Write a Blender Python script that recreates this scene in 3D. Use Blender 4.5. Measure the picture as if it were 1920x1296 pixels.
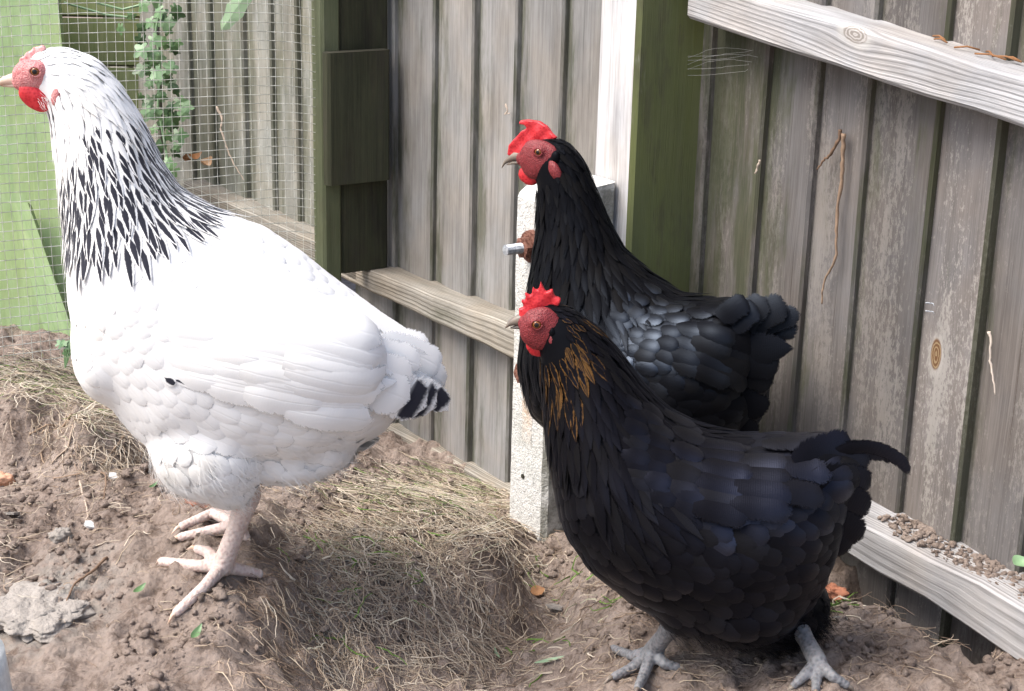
import bpy, bmesh, math, random
import numpy as np
from mathutils import Vector, Matrix
from mathutils.bvhtree import BVHTree
random.seed(7); rng = np.random.default_rng(7)
S = bpy.context.scene; col = S.collection
for o in list(bpy.data.objects): bpy.data.objects.remove(o)

# ---------------- camera, sky, sun, exposure ----------------
F = 3000.0; PITCH = 17.3; ROLL = 1.4; CH = 0.75
cam = bpy.data.cameras.new('camera'); camo = bpy.data.objects.new('camera', cam); col.objects.link(camo)
cam.sensor_width = 36; cam.lens = 36*F/1920; cam.clip_start = .02; cam.clip_end = 400
RM = Matrix.Rotation(math.radians(90-PITCH), 3, 'X') @ Matrix.Rotation(math.radians(ROLL), 3, 'Z')
CP = Vector((0, 0, CH))
camo.matrix_world = Matrix.Translation(CP) @ RM.to_4x4()
S.camera = camo
SUN_EL, SUN_AZ = math.radians(56), math.radians(-112)      # azimuth from +Y, clockwise
w = bpy.data.worlds.new('World'); S.world = w; w.use_nodes = True
nt = w.node_tree; sky = nt.nodes.new('ShaderNodeTexSky'); sky.sky_type = 'NISHITA'; sky.sun_disc = False
sky.sun_elevation = SUN_EL; sky.sun_rotation = SUN_AZ; sky.dust_density = 4; sky.air_density = 1.0; sky.ozone_density = .6
nt.links.new(sky.outputs[0], nt.nodes['Background'].inputs[0]); nt.nodes['Background'].inputs[1].default_value = .15
sl = bpy.data.lights.new('sun', 'SUN'); so = bpy.data.objects.new('sun', sl); col.objects.link(so)
sl.energy = 2.3; sl.angle = math.radians(40); sl.color = (1, .965, .92)
sd = Vector((math.sin(SUN_AZ)*math.cos(SUN_EL), math.cos(SUN_AZ)*math.cos(SUN_EL), math.sin(SUN_EL)))
so.rotation_euler = sd.to_track_quat('Z', 'Y').to_euler(); so.location = (-2, -2, 4)
S.view_settings.view_transform = 'Standard'; S.view_settings.look = 'None'
S.view_settings.exposure = 0.92; S.view_settings.gamma = 1
S.render.engine = 'CYCLES'

# ---------------- helpers ----------------
def ray(px, py): return RM @ Vector(((px-960)/F, (648-py)/F, -1))
def W(px, py, Z): return CP + ray(px, py)*Z
def U(a, b, n=1): return rng.uniform(a, b, n) if n > 1 else float(rng.uniform(a, b))
_v = ray(-1200, -345); _v.z = 0
FD = -_v.normalized()                       # along the fence, to the right and nearer
FN = Vector((FD.y, -FD.x, 0)); FN = FN if FN.y < 0 else -FN
if FN.x > 0: FN = -FN
FO = W(960, 648, 2.2); FO.z = 0
def FP(s, n, z): return Vector((FO.x, FO.y, 0)) + FD*s + FN*n + Vector((0, 0, z))
def pf(px, py, n=0.0):                      # pixel -> (s, z) on the fence plane pushed out by n
    r = ray(px, py); o = FO + FN*n
    t = (o-CP).dot(FN)/r.dot(FN); p = CP + r*t
    return (p-o).dot(FD), p.z

def vnoise(x, y, seed=0):
    x = np.asarray(x, float); y = np.asarray(y, float)
    xi = np.floor(x).astype(np.int64); yi = np.floor(y).astype(np.int64); fx = x-xi; fy = y-yi
    fx = fx*fx*fx*(fx*(fx*6-15)+10); fy = fy*fy*fy*(fy*(fy*6-15)+10)
    def h(a, b):
        n = (a*374761393 + b*668265263 + seed*1442695041) & 0xffffffff
        n = ((n ^ (n >> 13))*1274126177) & 0xffffffff
        return ((n ^ (n >> 16)) & 0xffff)/65535.0
    return (h(xi, yi)*(1-fx)+h(xi+1, yi)*fx)*(1-fy)+(h(xi, yi+1)*(1-fx)+h(xi+1, yi+1)*fx)*fy*1.0
def fbm(x, y, o=4, seed=0):
    s = 0; a = 1; t = 0
    for k in range(o):
        s = s+a*(vnoise(x*2**k+k*17.3, y*2**k-k*9.1, seed+k)-.5); t += a; a *= .5
    return s/t

class MB:
    def __init__(s): s.v = []; s.f = []; s.uv = []; s.c = []
    def add(s, vs, fs, uvs=None, cols=None):
        o = len(s.v); s.v.extend([tuple(p) for p in vs])
        for i, f in enumerate(fs):
            s.f.append([o+k for k in f])
            s.uv.extend(uvs[i] if uvs else [(0, 0)]*len(f))
            c = cols[i] if cols else (0, 0, 0, 1)
            s.c.extend(c if isinstance(c, list) else [c]*len(f))
    def build(s, name, mat, parent=None, smooth=False, loc=None):
        me = bpy.data.meshes.new(name); me.from_pydata(s.v, [], s.f)
        ul = me.uv_layers.new(name='UVMap'); ul.data.foreach_set('uv', np.array(s.uv, float).ravel())
        ca = me.color_attributes.new('wa', 'FLOAT_COLOR', 'CORNER'); ca.data.foreach_set('color', np.array(s.c, float).ravel())
        if smooth: me.polygons.foreach_set('use_smooth', [True]*len(me.polygons))
        me.materials.append(mat); o = bpy.data.objects.new(name, me); col.objects.link(o)
        if parent:
            o.parent = parent
        return o
def tag(o, label=None, cat=None, group=None, kind=None):
    if label: o['label'] = label
    if cat: o['category'] = cat
    if group: o['group'] = group
    if kind: o['kind'] = kind
    return o
def empty(name, loc, rz=0):
    o = bpy.data.objects.new(name, None); col.objects.link(o); o.location = loc; o.rotation_euler = (0, 0, rz)
    o.empty_display_size = .05; return o
def localize(o, root):                      # geometry was given in world space: keep it there below a moved root
    M = (Matrix.Translation(root.location) @ root.rotation_euler.to_matrix().to_4x4()).inverted()
    o.data.transform(M)
def recenter(o):
    n = len(o.data.vertices); a = np.empty(n*3); o.data.vertices.foreach_get('co', a); a = a.reshape(-1, 3)
    c = Vector(((a[:, 0].min()+a[:, 0].max())/2, (a[:, 1].min()+a[:, 1].max())/2, a[:, 2].min()))
    o.data.transform(Matrix.Translation(-c)); o.location = c; return o
def prism(mb, rings, c=(0, 0, 0, 1), edgecols=None, u0=0, v0=0, caps=True):
    n = len(rings); k = len(rings[0]); vs = [p for r in rings for p in r]
    per = [0]
    for j in range(k): per.append(per[-1]+(Vector(rings[0][(j+1) % k])-Vector(rings[0][j])).length)
    ln = [0]
    for i in range(1, n): ln.append(ln[-1]+(Vector(rings[i][0])-Vector(rings[i-1][0])).length)
    fs = []; uv = []; cs = []
    for i in range(n-1):
        for j in range(k):
            j2 = (j+1) % k; fs.append([i*k+j, i*k+j2, (i+1)*k+j2, (i+1)*k+j])
            uv.append([(u0+ln[i], v0+per[j]), (u0+ln[i], v0+per[j+1]), (u0+ln[i+1], v0+per[j+1]), (u0+ln[i+1], v0+per[j])])
            cs.append(edgecols[j] if edgecols else c)
    if caps:
        for i, rev in ((0, True), (n-1, False)):
            f = [i*k+j for j in range(k)]; f = f[::-1] if rev else f
            fs.append(f); uv.append([(u0+ln[i]+.003*q, v0+.01*(q % 2)) for q in range(k)]); cs.append(c)
    mb.add(vs, fs, uv, cs)
def tube(mb, pts, rad, k=6, c=(0, 0, 0, 1)):
    pts = [Vector(p) for p in pts]; n = len(pts); rings = []
    up = Vector((.13, .31, .94)).normalized()
    for i, p in enumerate(pts):
        t = (pts[min(i+1, n-1)]-pts[max(i-1, 0)]).normalized()
        a = t.cross(up); a = a.normalized() if a.length > 1e-4 else t.orthogonal().normalized(); b = t.cross(a)
        r = rad[i] if hasattr(rad, '__len__') else rad
        rings.append([p+(a*math.cos(q)+b*math.sin(q))*r for q in [2*math.pi*j/k for j in range(k)]])
    prism(mb, rings, c)
def ellipsoid(mb, c, r, rot=None, nu=16, nv=10, col_=(0, 0, 0, 1), bump=0):
    c = Vector(c); vs = []; fs = []
    ph = [random.uniform(0, 6) for _ in range(6)]
    for i in range(nv+1):
        th = math.pi*i/nv
        for j in range(nu):
            f = 2*math.pi*j/nu; d = Vector((math.sin(th)*math.cos(f), math.sin(th)*math.sin(f), math.cos(th)))
            m = 1+bump*(math.sin(3*d.x+ph[0])*math.sin(3.3*d.y+ph[1])+math.sin(4.1*d.z+ph[2])*math.sin(5*d.x+ph[3])+.6*math.sin(9*d.y+ph[4])*math.sin(8*d.z+ph[5]))
            p = Vector((d.x*r[0], d.y*r[1], d.z*r[2]))*m
            vs.append(c+(rot @ p if rot else p))
    for i in range(nv):
        for j in range(nu): fs.append([i*nu+j, i*nu+(j+1) % nu, (i+1)*nu+(j+1) % nu, (i+1)*nu+j][::-1])
    mb.add(vs, fs, None, [col_]*len(fs))

# ---------------- materials ----------------
class NT:
    def __init__(s, name):
        s.m = bpy.data.materials.new(name); s.m.use_nodes = True; s.t = s.m.node_tree; s.b = s.t.nodes['Principled BSDF']
    def n(s, typ, **k):
        x = s.t.nodes.new(typ)
        for a, b in k.items(): setattr(x, a, b)
        return x
    def l(s, a, b): s.t.links.new(a, b)
    def inp(s, x, i, v):
        if v is None: return
        if isinstance(v, bpy.types.NodeSocket): s.l(v, x.inputs[i])
        else: x.inputs[i].default_value = v
    def math(s, op, a, b=None, c=None, clamp=False):
        x = s.n('ShaderNodeMath', operation=op, use_clamp=clamp)
        s.inp(x, 0, a); s.inp(x, 1, b); s.inp(x, 2, c); return x.outputs[0]
    def mix(s, f, a, b, blend='MIX'):
        x = s.n('ShaderNodeMix', data_type='RGBA', blend_type=blend); s.inp(x, 0, f); s.inp(x, 6, a); s.inp(x, 7, b); return x.outputs[2]
    def noise(s, vec, scale=5, det=4, rough=.55, dist=0):
        x = s.n('ShaderNodeTexNoise'); s.inp(x, 'Vector', vec); x.inputs['Scale'].default_value = scale; x.inputs['Detail'].default_value = det
        x.inputs['Roughness'].default_value = rough; x.inputs['Distortion'].default_value = dist; return x.outputs['Fac']
    def step(s, v, a, b):
        x = s.n('ShaderNodeMapRange', interpolation_type='SMOOTHSTEP'); s.inp(x, 0, v); s.inp(x, 1, a); s.inp(x, 2, b); return x.outputs[0]
    def comb(s, a, b, c):
        x = s.n('ShaderNodeCombineXYZ'); s.inp(x, 0, a); s.inp(x, 1, b); s.inp(x, 2, c); return x.outputs[0]
    def sep(s, v):
        x = s.n('ShaderNodeSeparateXYZ'); s.l(v, x.inputs[0]); return x.outputs
    def attr(s, name='wa'):
        x = s.n('ShaderNodeVertexColor', layer_name=name); y = s.n('ShaderNodeSeparateColor'); s.l(x.outputs[0], y.inputs[0]); return y.outputs
    def uv(s): return s.n('ShaderNodeUVMap', uv_map='UVMap').outputs[0]
    def obj(s): return s.n('ShaderNodeTexCoord').outputs['Object']
    def geo(s): return s.n('ShaderNodeNewGeometry').outputs['Position']
    def bump(s, h, st=.5, d=.002, prev=None):
        x = s.n('ShaderNodeBump'); s.l(h, x.inputs['Height']); x.inputs['Strength'].default_value = st; x.inputs['Distance'].default_value = d
        if prev is not None: s.l(prev, x.inputs['Normal'])
        return x.outputs[0]
    def fin(s, c, rough=.8, bump=None, **k):
        s.inp(s.b, 'Base Color', c); s.inp(s.b, 'Roughness', rough)
        if bump is not None: s.l(bump, s.b.inputs['Normal'])
        for a, b in k.items(): s.inp(s.b, a.replace('_', ' '), b)
        return s.m
def C(r, g, b): return (r, g, b, 1)

def wood(name, dark, light, moss=.5, mosscol=C(.034, .042, .018), lichen=0, lcol=C(.37, .35, .32), knots=(), grain=1.0, mossall=0, rings=0.0, kc=(C(.13, .065, .03), C(.26, .19, .11))):
    n = NT(name); uv = n.sep(n.uv()); at = n.attr(); u, v = uv[0], uv[1]; r = at[0]; e = at[1]
    off = n.math('MULTIPLY', r, 37.0)
    vd = v; kn = None; halo = None
    for (ku, kv, kr) in knots:
        du = n.math('SUBTRACT', u, ku); dv = n.math('SUBTRACT', v, kv)
        d2 = n.math('ADD', n.math('POWER', n.math('ABSOLUTE', n.math('DIVIDE', du, kr*1.9)), 2.0), n.math('POWER', n.math('ABSOLUTE', n.math('DIVIDE', dv, kr)), 2.0))
        g = n.math('DIVIDE', 1.0, n.math('ADD', 1.0, n.math('MULTIPLY', d2, .55)))
        sg = n.math('MULTIPLY', dv, g); vd = n.math('SUBTRACT', vd, n.math('MULTIPLY', sg, .92))
        d = n.math('SQRT', d2); k1 = n.math('SUBTRACT', 1.0, n.step(d, .55, .72)); kn = k1 if kn is None else n.math('MAXIMUM', kn, k1)
        ringk = n.math('ADD', d, n.math('MULTIPLY', n.noise(n.comb(u, v, off), 110, 3), .35))
        h1 = n.math('SUBTRACT', 1.0, n.step(n.math('ADD', d, n.math('MULTIPLY', n.noise(n.comb(u, v, off), 60), .6)), .9, 1.5)); halo = h1 if halo is None else n.math('MAXIMUM', halo, h1)
    warp = n.noise(n.comb(n.math('MULTIPLY', u, 3.0), n.math('MULTIPLY', v, 9.0), off), 1, 2)
    vv = n.math('ADD', vd, n.math('MULTIPLY', warp, .012))
    fine = n.noise(n.comb(n.math('MULTIPLY', u, 9.0*grain), n.math('MULTIPLY', vv, 620.0*grain), off), 1, 5, .7)
    mid = n.noise(n.comb(n.math('MULTIPLY', u, 4.0), n.math('MULTIPLY', vv, 130.0*grain), n.math('ADD', off, 3.0)), 1, 4, .6)
    blot = n.noise(n.comb(n.math('MULTIPLY', u, 7.0), n.math('MULTIPLY', v, 22.0), n.math('ADD', off, 9.0)), 1, 4, .65)
    g = n.math('ADD', n.math('MULTIPLY', fine, .50), n.math('ADD', n.math('MULTIPLY', mid, .25), n.math('MULTIPLY', blot, .42)))
    h = g
    if rings:
        wv = n.math('SINE', n.math('MULTIPLY', n.math('ADD', vd, n.math('MULTIPLY', warp, .012)), 1500.0))
        wv = n.step(wv, -.2, .9); h = n.math('SUBTRACT', g, n.math('MULTIPLY', wv, rings*.5)); g = n.math('SUBTRACT', g, n.math('MULTIPLY', n.math('MULTIPLY', wv, rings*.32), n.math('ADD', blot, .35)))
    f = n.step(g, .36, .76)
    c = n.mix(f, dark, light)
    c = n.mix(n.step(n.noise(n.comb(n.math('MULTIPLY', u, 2.5), n.math('MULTIPLY', vv, 260.0), n.math('ADD', off, 5.0)), 1, 3, .6), .66, .74), c, n.mix(.75, c, C(.03, .022, .015)))   # cracks
    tint = n.mix(n.step(n.noise(n.comb(u, v, off), 9, 3), .35, .65), C(1.03, .99, .96), C(.97, .99, 1.03)); c = n.mix(1.0, c, tint, 'MULTIPLY')
    br = n.math('ADD', .8, n.math('MULTIPLY', n.math('FRACT', n.math('MULTIPLY', r, 7.31)), .4)); c = n.mix(1.0, c, n.comb(br, br, br), 'MULTIPLY')
    if lichen:
        l1 = n.noise(n.comb(n.math('MULTIPLY', u, 110.0), n.math('MULTIPLY', v, 260.0), off), 1, 6, .8)
        l2 = n.noise(n.comb(n.math('MULTIPLY', u, 3.5), n.math('MULTIPLY', v, 26.0), n.math('ADD', off, 2.0)), 1, 3)
        lm = n.math('MULTIPLY', n.step(n.math('ADD', l1, n.math('MULTIPLY', l2, .8)), .93, 1.02), lichen)
        c = n.mix(lm, c, lcol)
    if halo is not None:
        c = n.mix(n.math('MULTIPLY', halo, .6), c, lcol)
        rg = n.step(n.math('SINE', n.math('MULTIPLY', ringk, 30.0)), -.3, .8)
        c = n.mix(kn, c, n.mix(rg, kc[0], kc[1]))
    mn = n.noise(n.comb(n.math('MULTIPLY', u, 6.0), n.math('MULTIPLY', v, 30.0), n.math('ADD', off, 6.0)), 1, 5, .7)
    mm = n.math('ADD', n.math('MULTIPLY', e, 1.0), mossall)
    mk = n.math('MULTIPLY', n.step(n.math('ADD', mn, n.math('MULTIPLY', mm, .5)), .60, .86), moss)
    mv = n.math('ADD', .45, n.math('MULTIPLY', n.noise(n.comb(n.math('MULTIPLY', u, 5.0), n.math('MULTIPLY', v, 14.0), off), 1, 5, .65), 1.15)); mg = n.mix(n.step(n.noise(n.comb(n.math('MULTIPLY', u, 14.0), n.math('MULTIPLY', v, 60.0), off), 1, 5, .7), .5, .68), mosscol, n.mix(.45, mosscol, C(.06, .045, .03)))
    c = n.mix(mk, c, n.mix(1.0, n.mix(f, mg, n.mix(.3, mg, C(.12, .13, .06))), n.comb(mv, mv, mv), 'MULTIPLY'))
    bp = n.bump(h, .55, .0025); return n.fin(c, .85, bp, Specular_IOR_Level=.25)

M = {}
M['board_grey'] = wood('weathered_board', C(.138, .133, .123), C(.325, .316, .298), moss=.7)
M['board_mesh'] = wood('mossy_board', C(.13, .13, .11), C(.30, .30, .265), moss=.6, mossall=.12)
M['board_lichen'] = wood('lichen_board', C(.076, .069, .064), C(.158, .147, .139), moss=.75, lichen=.36, lcol=C(.30, .28, .255))
M['board_knot'] = None
M['rail'] = wood('weathered_rail', C(.24, .232, .225), C(.58, .57, .56), moss=.15, grain=.9, rings=.35)
M['rail_dull'] = wood('dull_rail', C(.14, .125, .10), C(.36, .335, .285), moss=.5, grain=.7, mossall=.15, rings=.45)
M['post_white'] = wood('bleached_post', C(.33, .32, .31), C(.70, .70, .70), moss=.95, mosscol=C(.125, .145, .042))
M['dark_wood'] = wood('dark_mossy_wood', C(.018, .018, .013), C(.05, .048, .034), moss=.5, mosscol=C(.026, .032, .016), mossall=.1)
M['stud'] = wood('green_stud', C(.06, .07, .04), C(.16, .17, .11), moss=.6, mosscol=C(.07, .085, .04), mossall=.15)
M['green_board'] = wood('green_painted_board', C(.20, .30, .14), C(.30, .39, .20), moss=.4, mosscol=C(.15, .22, .07), mossall=.2, grain=.6)
M['olive_board'] = wood('olive_board', C(.12, .15, .06), C(.24, .26, .13), moss=.4, mosscol=C(.10, .15, .04), mossall=.2, grain=.6)

def m_concrete():
    n = NT('concrete'); p = n.geo(); a = n.noise(p, 150, 5, .75); b = n.noise(p, 30, 4); c3 = n.noise(p, 420, 2)
    c = n.mix(n.step(n.math('ADD', n.math('MULTIPLY', a, .6), n.math('MULTIPLY', c3, .4)), .32, .60), C(.40, .395, .38), C(.68, .68, .65))
    c = n.mix(n.math('MULTIPLY', n.step(b, .5, .75), .35), c, C(.3, .3, .25))
    at = n.attr(); st = n.math('MULTIPLY', at[1], n.step(n.noise(p, 45, 5), .35, .6)); c = n.mix(n.math('MULTIPLY', st, .8), c, C(.13, .13, .10))
    c = n.mix(n.math('MULTIPLY', at[2], n.step(n.noise(p, 120, 3), .25, .6)), c, C(.48, .24, .06))
    return n.fin(c, .95, n.bump(n.math('ADD', a, c3), .9, .0018), Specular_IOR_Level=.2)
M['concrete'] = m_concrete()
def m_rust():
    n = NT('rusty_iron'); p = n.obj(); a = n.noise(p, 300, 4)
    return n.fin(n.mix(n.step(a, .4, .6), C(.10, .035, .022), C(.22, .10, .07)), .85, n.bump(a, .8, .001))
M['rust'] = m_rust()
def m_zinc():
    n = NT('galvanised_steel'); p = n.obj(); a = n.noise(p, 200, 3)
    return n.fin(n.mix(n.step(a, .4, .6), C(.30, .32, .35), C(.5, .53, .56)), .5, n.bump(a, .3, .0005), Metallic=.5)
M['zinc'] = m_zinc()
def m_wire():
    n = NT('mesh_wire'); a = n.noise(n.geo(), 60, 3)
    return n.fin(n.mix(n.step(a, .4, .6), C(.38, .39, .34), C(.65, .66, .60)), .55, Metallic=.3)
M['wire'] = m_wire()
def m_soil():
    n = NT('dry_soil'); p = n.geo(); a = n.noise(p, 9, 6, .6); b = n.noise(p, 60, 7, .72); d = n.noise(p, 350, 5, .8); at = n.attr()
    c = n.mix(n.step(a, .35, .65), C(.245, .19, .158), C(.365, .295, .25))
    c = n.mix(n.math('MULTIPLY', n.step(b, .42, .62), .5), c, C(.40, .33, .285))
    c = n.mix(n.math('MULTIPLY', n.step(b, .50, .36), .6), c, C(.11, .077, .058))
    c = n.mix(n.math('MULTIPLY', at[1], n.step(n.noise(p, 70, 5), .35, .6)), c, C(.33, .31, .28))
    x = n.n('ShaderNodeTexVoronoi'); n.l(p, x.inputs['Vector']); x.inputs['Scale'].default_value = 160
    bp = n.bump(n.math('ADD', n.math('ADD', b, n.math('MULTIPLY', d, .35)), n.math('MULTIPLY', x.outputs[0], -.35)), .9, .009)
    return n.fin(c, .97, bp, Specular_IOR_Level=.1)
M['soil'] = m_soil()
def m_vcol(name, ramp, rough=.8, spec=.3, sc=200, tr=0, bs=.3, bd=.0006):
    """random value in attribute r picks the colour"""
    n = NT(name); at = n.attr(); x = n.n('ShaderNodeValToRGB'); n.l(at[0], x.inputs[0])
    cr = x.color_ramp
    while len(cr.elements) < len(ramp): cr.elements.new(.5)
    for e, (p, c) in zip(cr.elements, ramp): e.position = p; e.color = c
    a = n.noise(n.geo(), sc, 3); c = n.mix(n.math('MULTIPLY', n.step(a, .3, .7), .35), x.outputs[0], n.mix(.5, x.outputs[0], C(0, 0, 0)))
    return n.fin(c, rough, n.bump(a, bs, bd), Specular_IOR_Level=spec)
M['straw'] = m_vcol('dry_grass', [(0, C(.15, .10, .07)), (.3, C(.32, .235, .17)), (.6, C(.52, .43, .32)), (.9, C(.70, .63, .52)), (.985, C(.22, .26, .10)), (1, C(.14, .24, .05))])
M['leaf'] = m_vcol('green_leaf', [(0, C(.05, .10, .04)), (.4, C(.10, .19, .07)), (.7, C(.20, .33, .17)), (1, C(.32, .45, .28))], .45, .5, 90)
M['deadleaf'] = m_vcol('dead_leaf', [(0, C(.16, .08, .04)), (.5, C(.32, .15, .06)), (1, C(.5, .33, .2))], .7)
M['bark'] = m_vcol('root_bark', [(0, C(.14, .08, .05)), (.5, C(.36, .26, .18)), (1, C(.62, .54, .46))], .8)
M['stone'] = m_vcol('field_stone', [(0, C(.22, .20, .18)), (.5, C(.34, .31, .28)), (1, C(.26, .19, .15))], .95, .15, 110, 0, .9, .006)
M['terracotta'] = m_vcol('terracotta', [(0, C(.42, .17, .10)), (1, C(.60, .36, .24))], .8)
M['plastic'] = m_vcol('white_plastic', [(0, C(.62, .64, .62)), (1, C(.7, .71, .7))], .4)
M['web'] = m_vcol('cobweb', [(0, C(.5, .5, .48)), (1, C(.6, .6, .58))], .7)
# ---------------- ground ----------------
GC = [(60,700,2.08),(150,705,2.06),(210,745,1.98),(0,705,2.12),(-150,720,2.1),(30,790,1.92),(120,800,1.905),(230,800,1.90),(110,880,1.925),(0,880,1.92),(110,925,1.84),(0,925,1.83),(-150,950,1.75),(240,868,1.91),(240,910,1.80),(150,1000,1.70),
 (40,1000,1.66),(50,1130,1.50),(-120,1150,1.5),(60,1290,1.36),(250,1190,1.44),(300,1290,1.35),(330,1010,1.60),(430,1080,1.505),(410,1000,1.60),(320,1160,1.455),(500,1080,1.52),(480,960,1.66),(550,900,1.83),
 (640,885,1.98),(745,838,2.30),(690,850,2.22),(800,885,2.22),(950,950,2.14),(880,925,2.18),(640,820,2.36),(600,1000,1.66),(520,1010,1.61),(700,935,1.88),(800,955,1.83),(900,975,1.80),(700,1050,1.62),(830,1040,1.68),
 (940,1025,1.67),(570,1130,1.56),(565,1220,1.50),(560,1290,1.45),(450,1200,1.42),(450,1290,1.36),(700,1290,1.50),(700,1170,1.565),(800,1170,1.59),(820,1290,1.52),(890,1160,1.63),(930,1290,1.56),(950,1120,1.68),(1010,1130,1.745),(1010,1220,1.65),
 (1000,1010,1.88),(1030,950,2.02),(1080,1010,1.88),(1075,1090,1.75),(1150,1080,1.70),(1060,1200,1.60),(1150,1160,1.62),(1100,1290,1.50),(1218,1262,1.475),(1300,1290,1.44),(1300,1150,1.62),(1400,1250,1.48),
 (1500,1290,1.42),(1560,1150,1.62),(1620,1150,1.59),(1700,1170,1.54),(1650,1250,1.46),(1800,1230,1.48),(1780,1290,1.41),(1880,1200,1.52),(1930,1185,1.50),(1920,1290,1.41),(2100,1290,1.40),(1200,1030,1.80),(1350,1050,1.74),(1500,1070,1.70),
 (300,1500,1.2),(900,1500,1.25),(1500,1500,1.25),(300,780,2.05),(450,820,2.1),(200,680,2.2),(1100,900,2.1)]
gp = np.array([tuple(W(*g)) for g in GC])
_a, _b = pf(743, 828, .026), pf(947, 937, .026); _k = (_b[1]-_a[1])/(_b[0]-_a[0]); GA = (_a[1]-_k*_a[0]+.004, _k, pf(1000, 800, .05)[0])   # soil stays below the gravel board's foot
HS = (pf(1540, 1040, .06)[0], pf(1865, 1200, .06)[0])       # scratched-out hollow below the lower right rail
def _tps(a, b):
    d = np.sqrt(((a[:, None, :]-b[None, :, :])**2).sum(-1))+1e-9; return d*d*np.log(d)
_n = len(gp); _A = np.zeros((_n+3, _n+3)); _A[:_n, :_n] = _tps(gp[:, :2], gp[:, :2])+np.eye(_n)*2e-4
_A[:_n, _n] = 1; _A[:_n, _n+1:] = gp[:, :2]; _A[_n, :_n] = 1; _A[_n+1:, :_n] = gp[:, :2].T
_w = np.linalg.solve(_A, np.concatenate([gp[:, 2], [0, 0, 0]]))
def hbase(x, y):
    x = np.asarray(x, float).ravel(); y = np.asarray(y, float).ravel(); q = np.stack([x, y], 1)
    out = np.empty(len(q))
    for i in range(0, len(q), 20000):
        s = q[i:i+20000]; out[i:i+20000] = _tps(s, gp[:, :2]) @ _w[:_n] + _w[_n] + s @ _w[_n+1:]
    # away from the pen the soil levels off
    dx = np.maximum(np.abs(x)-.75, 0); dy = np.maximum(np.maximum(1.05-y, y-2.35), 0); k = np.clip(np.hypot(dx, dy)/.35, 0, 1); k = k*k*(3-2*k)
    out = np.clip(out, -.25, .25)*(1-k)+(-.05)*k
    s_ = (x-FO.x)*FD.x+(y-FO.y)*FD.y; n_ = (x-FO.x)*FN.x+(y-FO.y)*FN.y
    lim = GA[0]+GA[1]*s_+np.maximum(0, n_-.03)*.35; m = (s_ < GA[2]) & (s_ > GA[2]-1.0); out = np.where(m, np.minimum(out, lim), out)
    def sm(q): q = np.clip(q, 0, 1); return q*q*(3-2*q)
    return out-.085*sm((.088-n_)/.03)*sm((s_-HS[0])/.05)*sm((HS[1]-s_)/.05)
def hdet(x, y):
    x = np.asarray(x, float).ravel(); y = np.asarray(y, float).ravel()
    a = fbm(x*9, y*9, 3, 3)*.026+np.clip(fbm(x*24, y*24, 3, 53), -.05, 1)*.030
    r = 1-np.abs(2*vnoise(x*28+fbm(x*10, y*10, 2, 8)*3, y*28, 11)-1); a += (r-.5)*.011
    a += np.clip(fbm(x*50, y*50, 4, 21), -.1, 1)*.027
    a += fbm(x*140, y*140, 2, 31)*.004
    return a
def HN(x, y): return hbase(x, y)+hdet(x, y)
def H1(x, y): return float(HN([x], [y])[0])
def hits(P):
    """pixels -> points on the soil"""
    P = np.asarray(P, float); D = np.array([tuple(ray(a, b)) for a, b in P]); Z = np.linspace(1.0, 2.7, 171); res = np.zeros((len(P), 3)); done = np.zeros(len(P), bool)
    for z in Z:
        p = np.array(CP)+D*z; m = (~done)
        if not m.any(): break
        hh = HN(p[m, 0], p[m, 1]); idx = np.where(m)[0]; ok = p[m, 2] <= hh
        k = idx[ok]; res[k] = p[k]; res[k, 2] = hh[ok]; done[k] = True
    return res[done]
def hit(px, py):
    r = hits([(px, py)]); return Vector(r[0]) if len(r) else W(px, py, 2)
def gnormal(x, y, e=.012):
    a = hbase([x+e, x-e, x, x], [y, y, y+e, y-e]); return Vector((-(a[0]-a[1])/(2*e), -(a[2]-a[3])/(2*e), 1)).normalized()

gx = np.concatenate([[-60, -20, -8, -4, -2.2, -1.5, -1.2], np.arange(-.98, .98, .0042), [1.2, 1.5, 2.2, 4, 8, 20, 60]])
gy = np.concatenate([[-60, -20, -8, -3, -1, 0, .5, .8], np.arange(.98, 2.36, .0045), [2.45, 2.7, 3.2, 4, 7, 15, 30, 60]])
X, Y = np.meshgrid(gx, gy); Zg = HN(X.ravel(), Y.ravel())
far = (np.abs(X.ravel()) > 1.3) | (Y.ravel() > 2.6) | (Y.ravel() < .75); Zg[far] = -.05
nx, ny = len(gx), len(gy); me = bpy.data.meshes.new('ground')
i0 = (np.arange(ny-1)[:, None]*nx+np.arange(nx-1)[None, :]).ravel()
fc = np.stack([i0, i0+1, i0+nx+1, i0+nx], 1)
me.vertices.add(nx*ny); me.vertices.foreach_set('co', np.stack([X.ravel(), Y.ravel(), Zg], 1).ravel())
me.loops.add(fc.size); me.loops.foreach_set('vertex_index', fc.ravel()); me.polygons.add(len(fc))
me.polygons.foreach_set('loop_start', np.arange(0, fc.size, 4)); me.polygons.foreach_set('loop_total', np.full(len(fc), 4)); me.update(calc_edges=True)
me.polygons.foreach_set('use_smooth', np.ones(len(fc), bool))
ca = me.color_attributes.new('wa', 'FLOAT_COLOR', 'POINT'); cc = np.zeros((nx*ny, 4)); cc[:, 3] = 1
sp = hit(85, 1130); d = np.hypot((X.ravel()-sp.x)/.075, (Y.ravel()-sp.y)/.11); cc[:, 1] = np.clip(1.25-d, 0, 1)
ca.data.foreach_set('color', cc.ravel()); me.materials.append(M['soil'])
ground = bpy.data.objects.new('ground', me); col.objects.link(ground); tag(ground, kind='structure')

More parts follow.
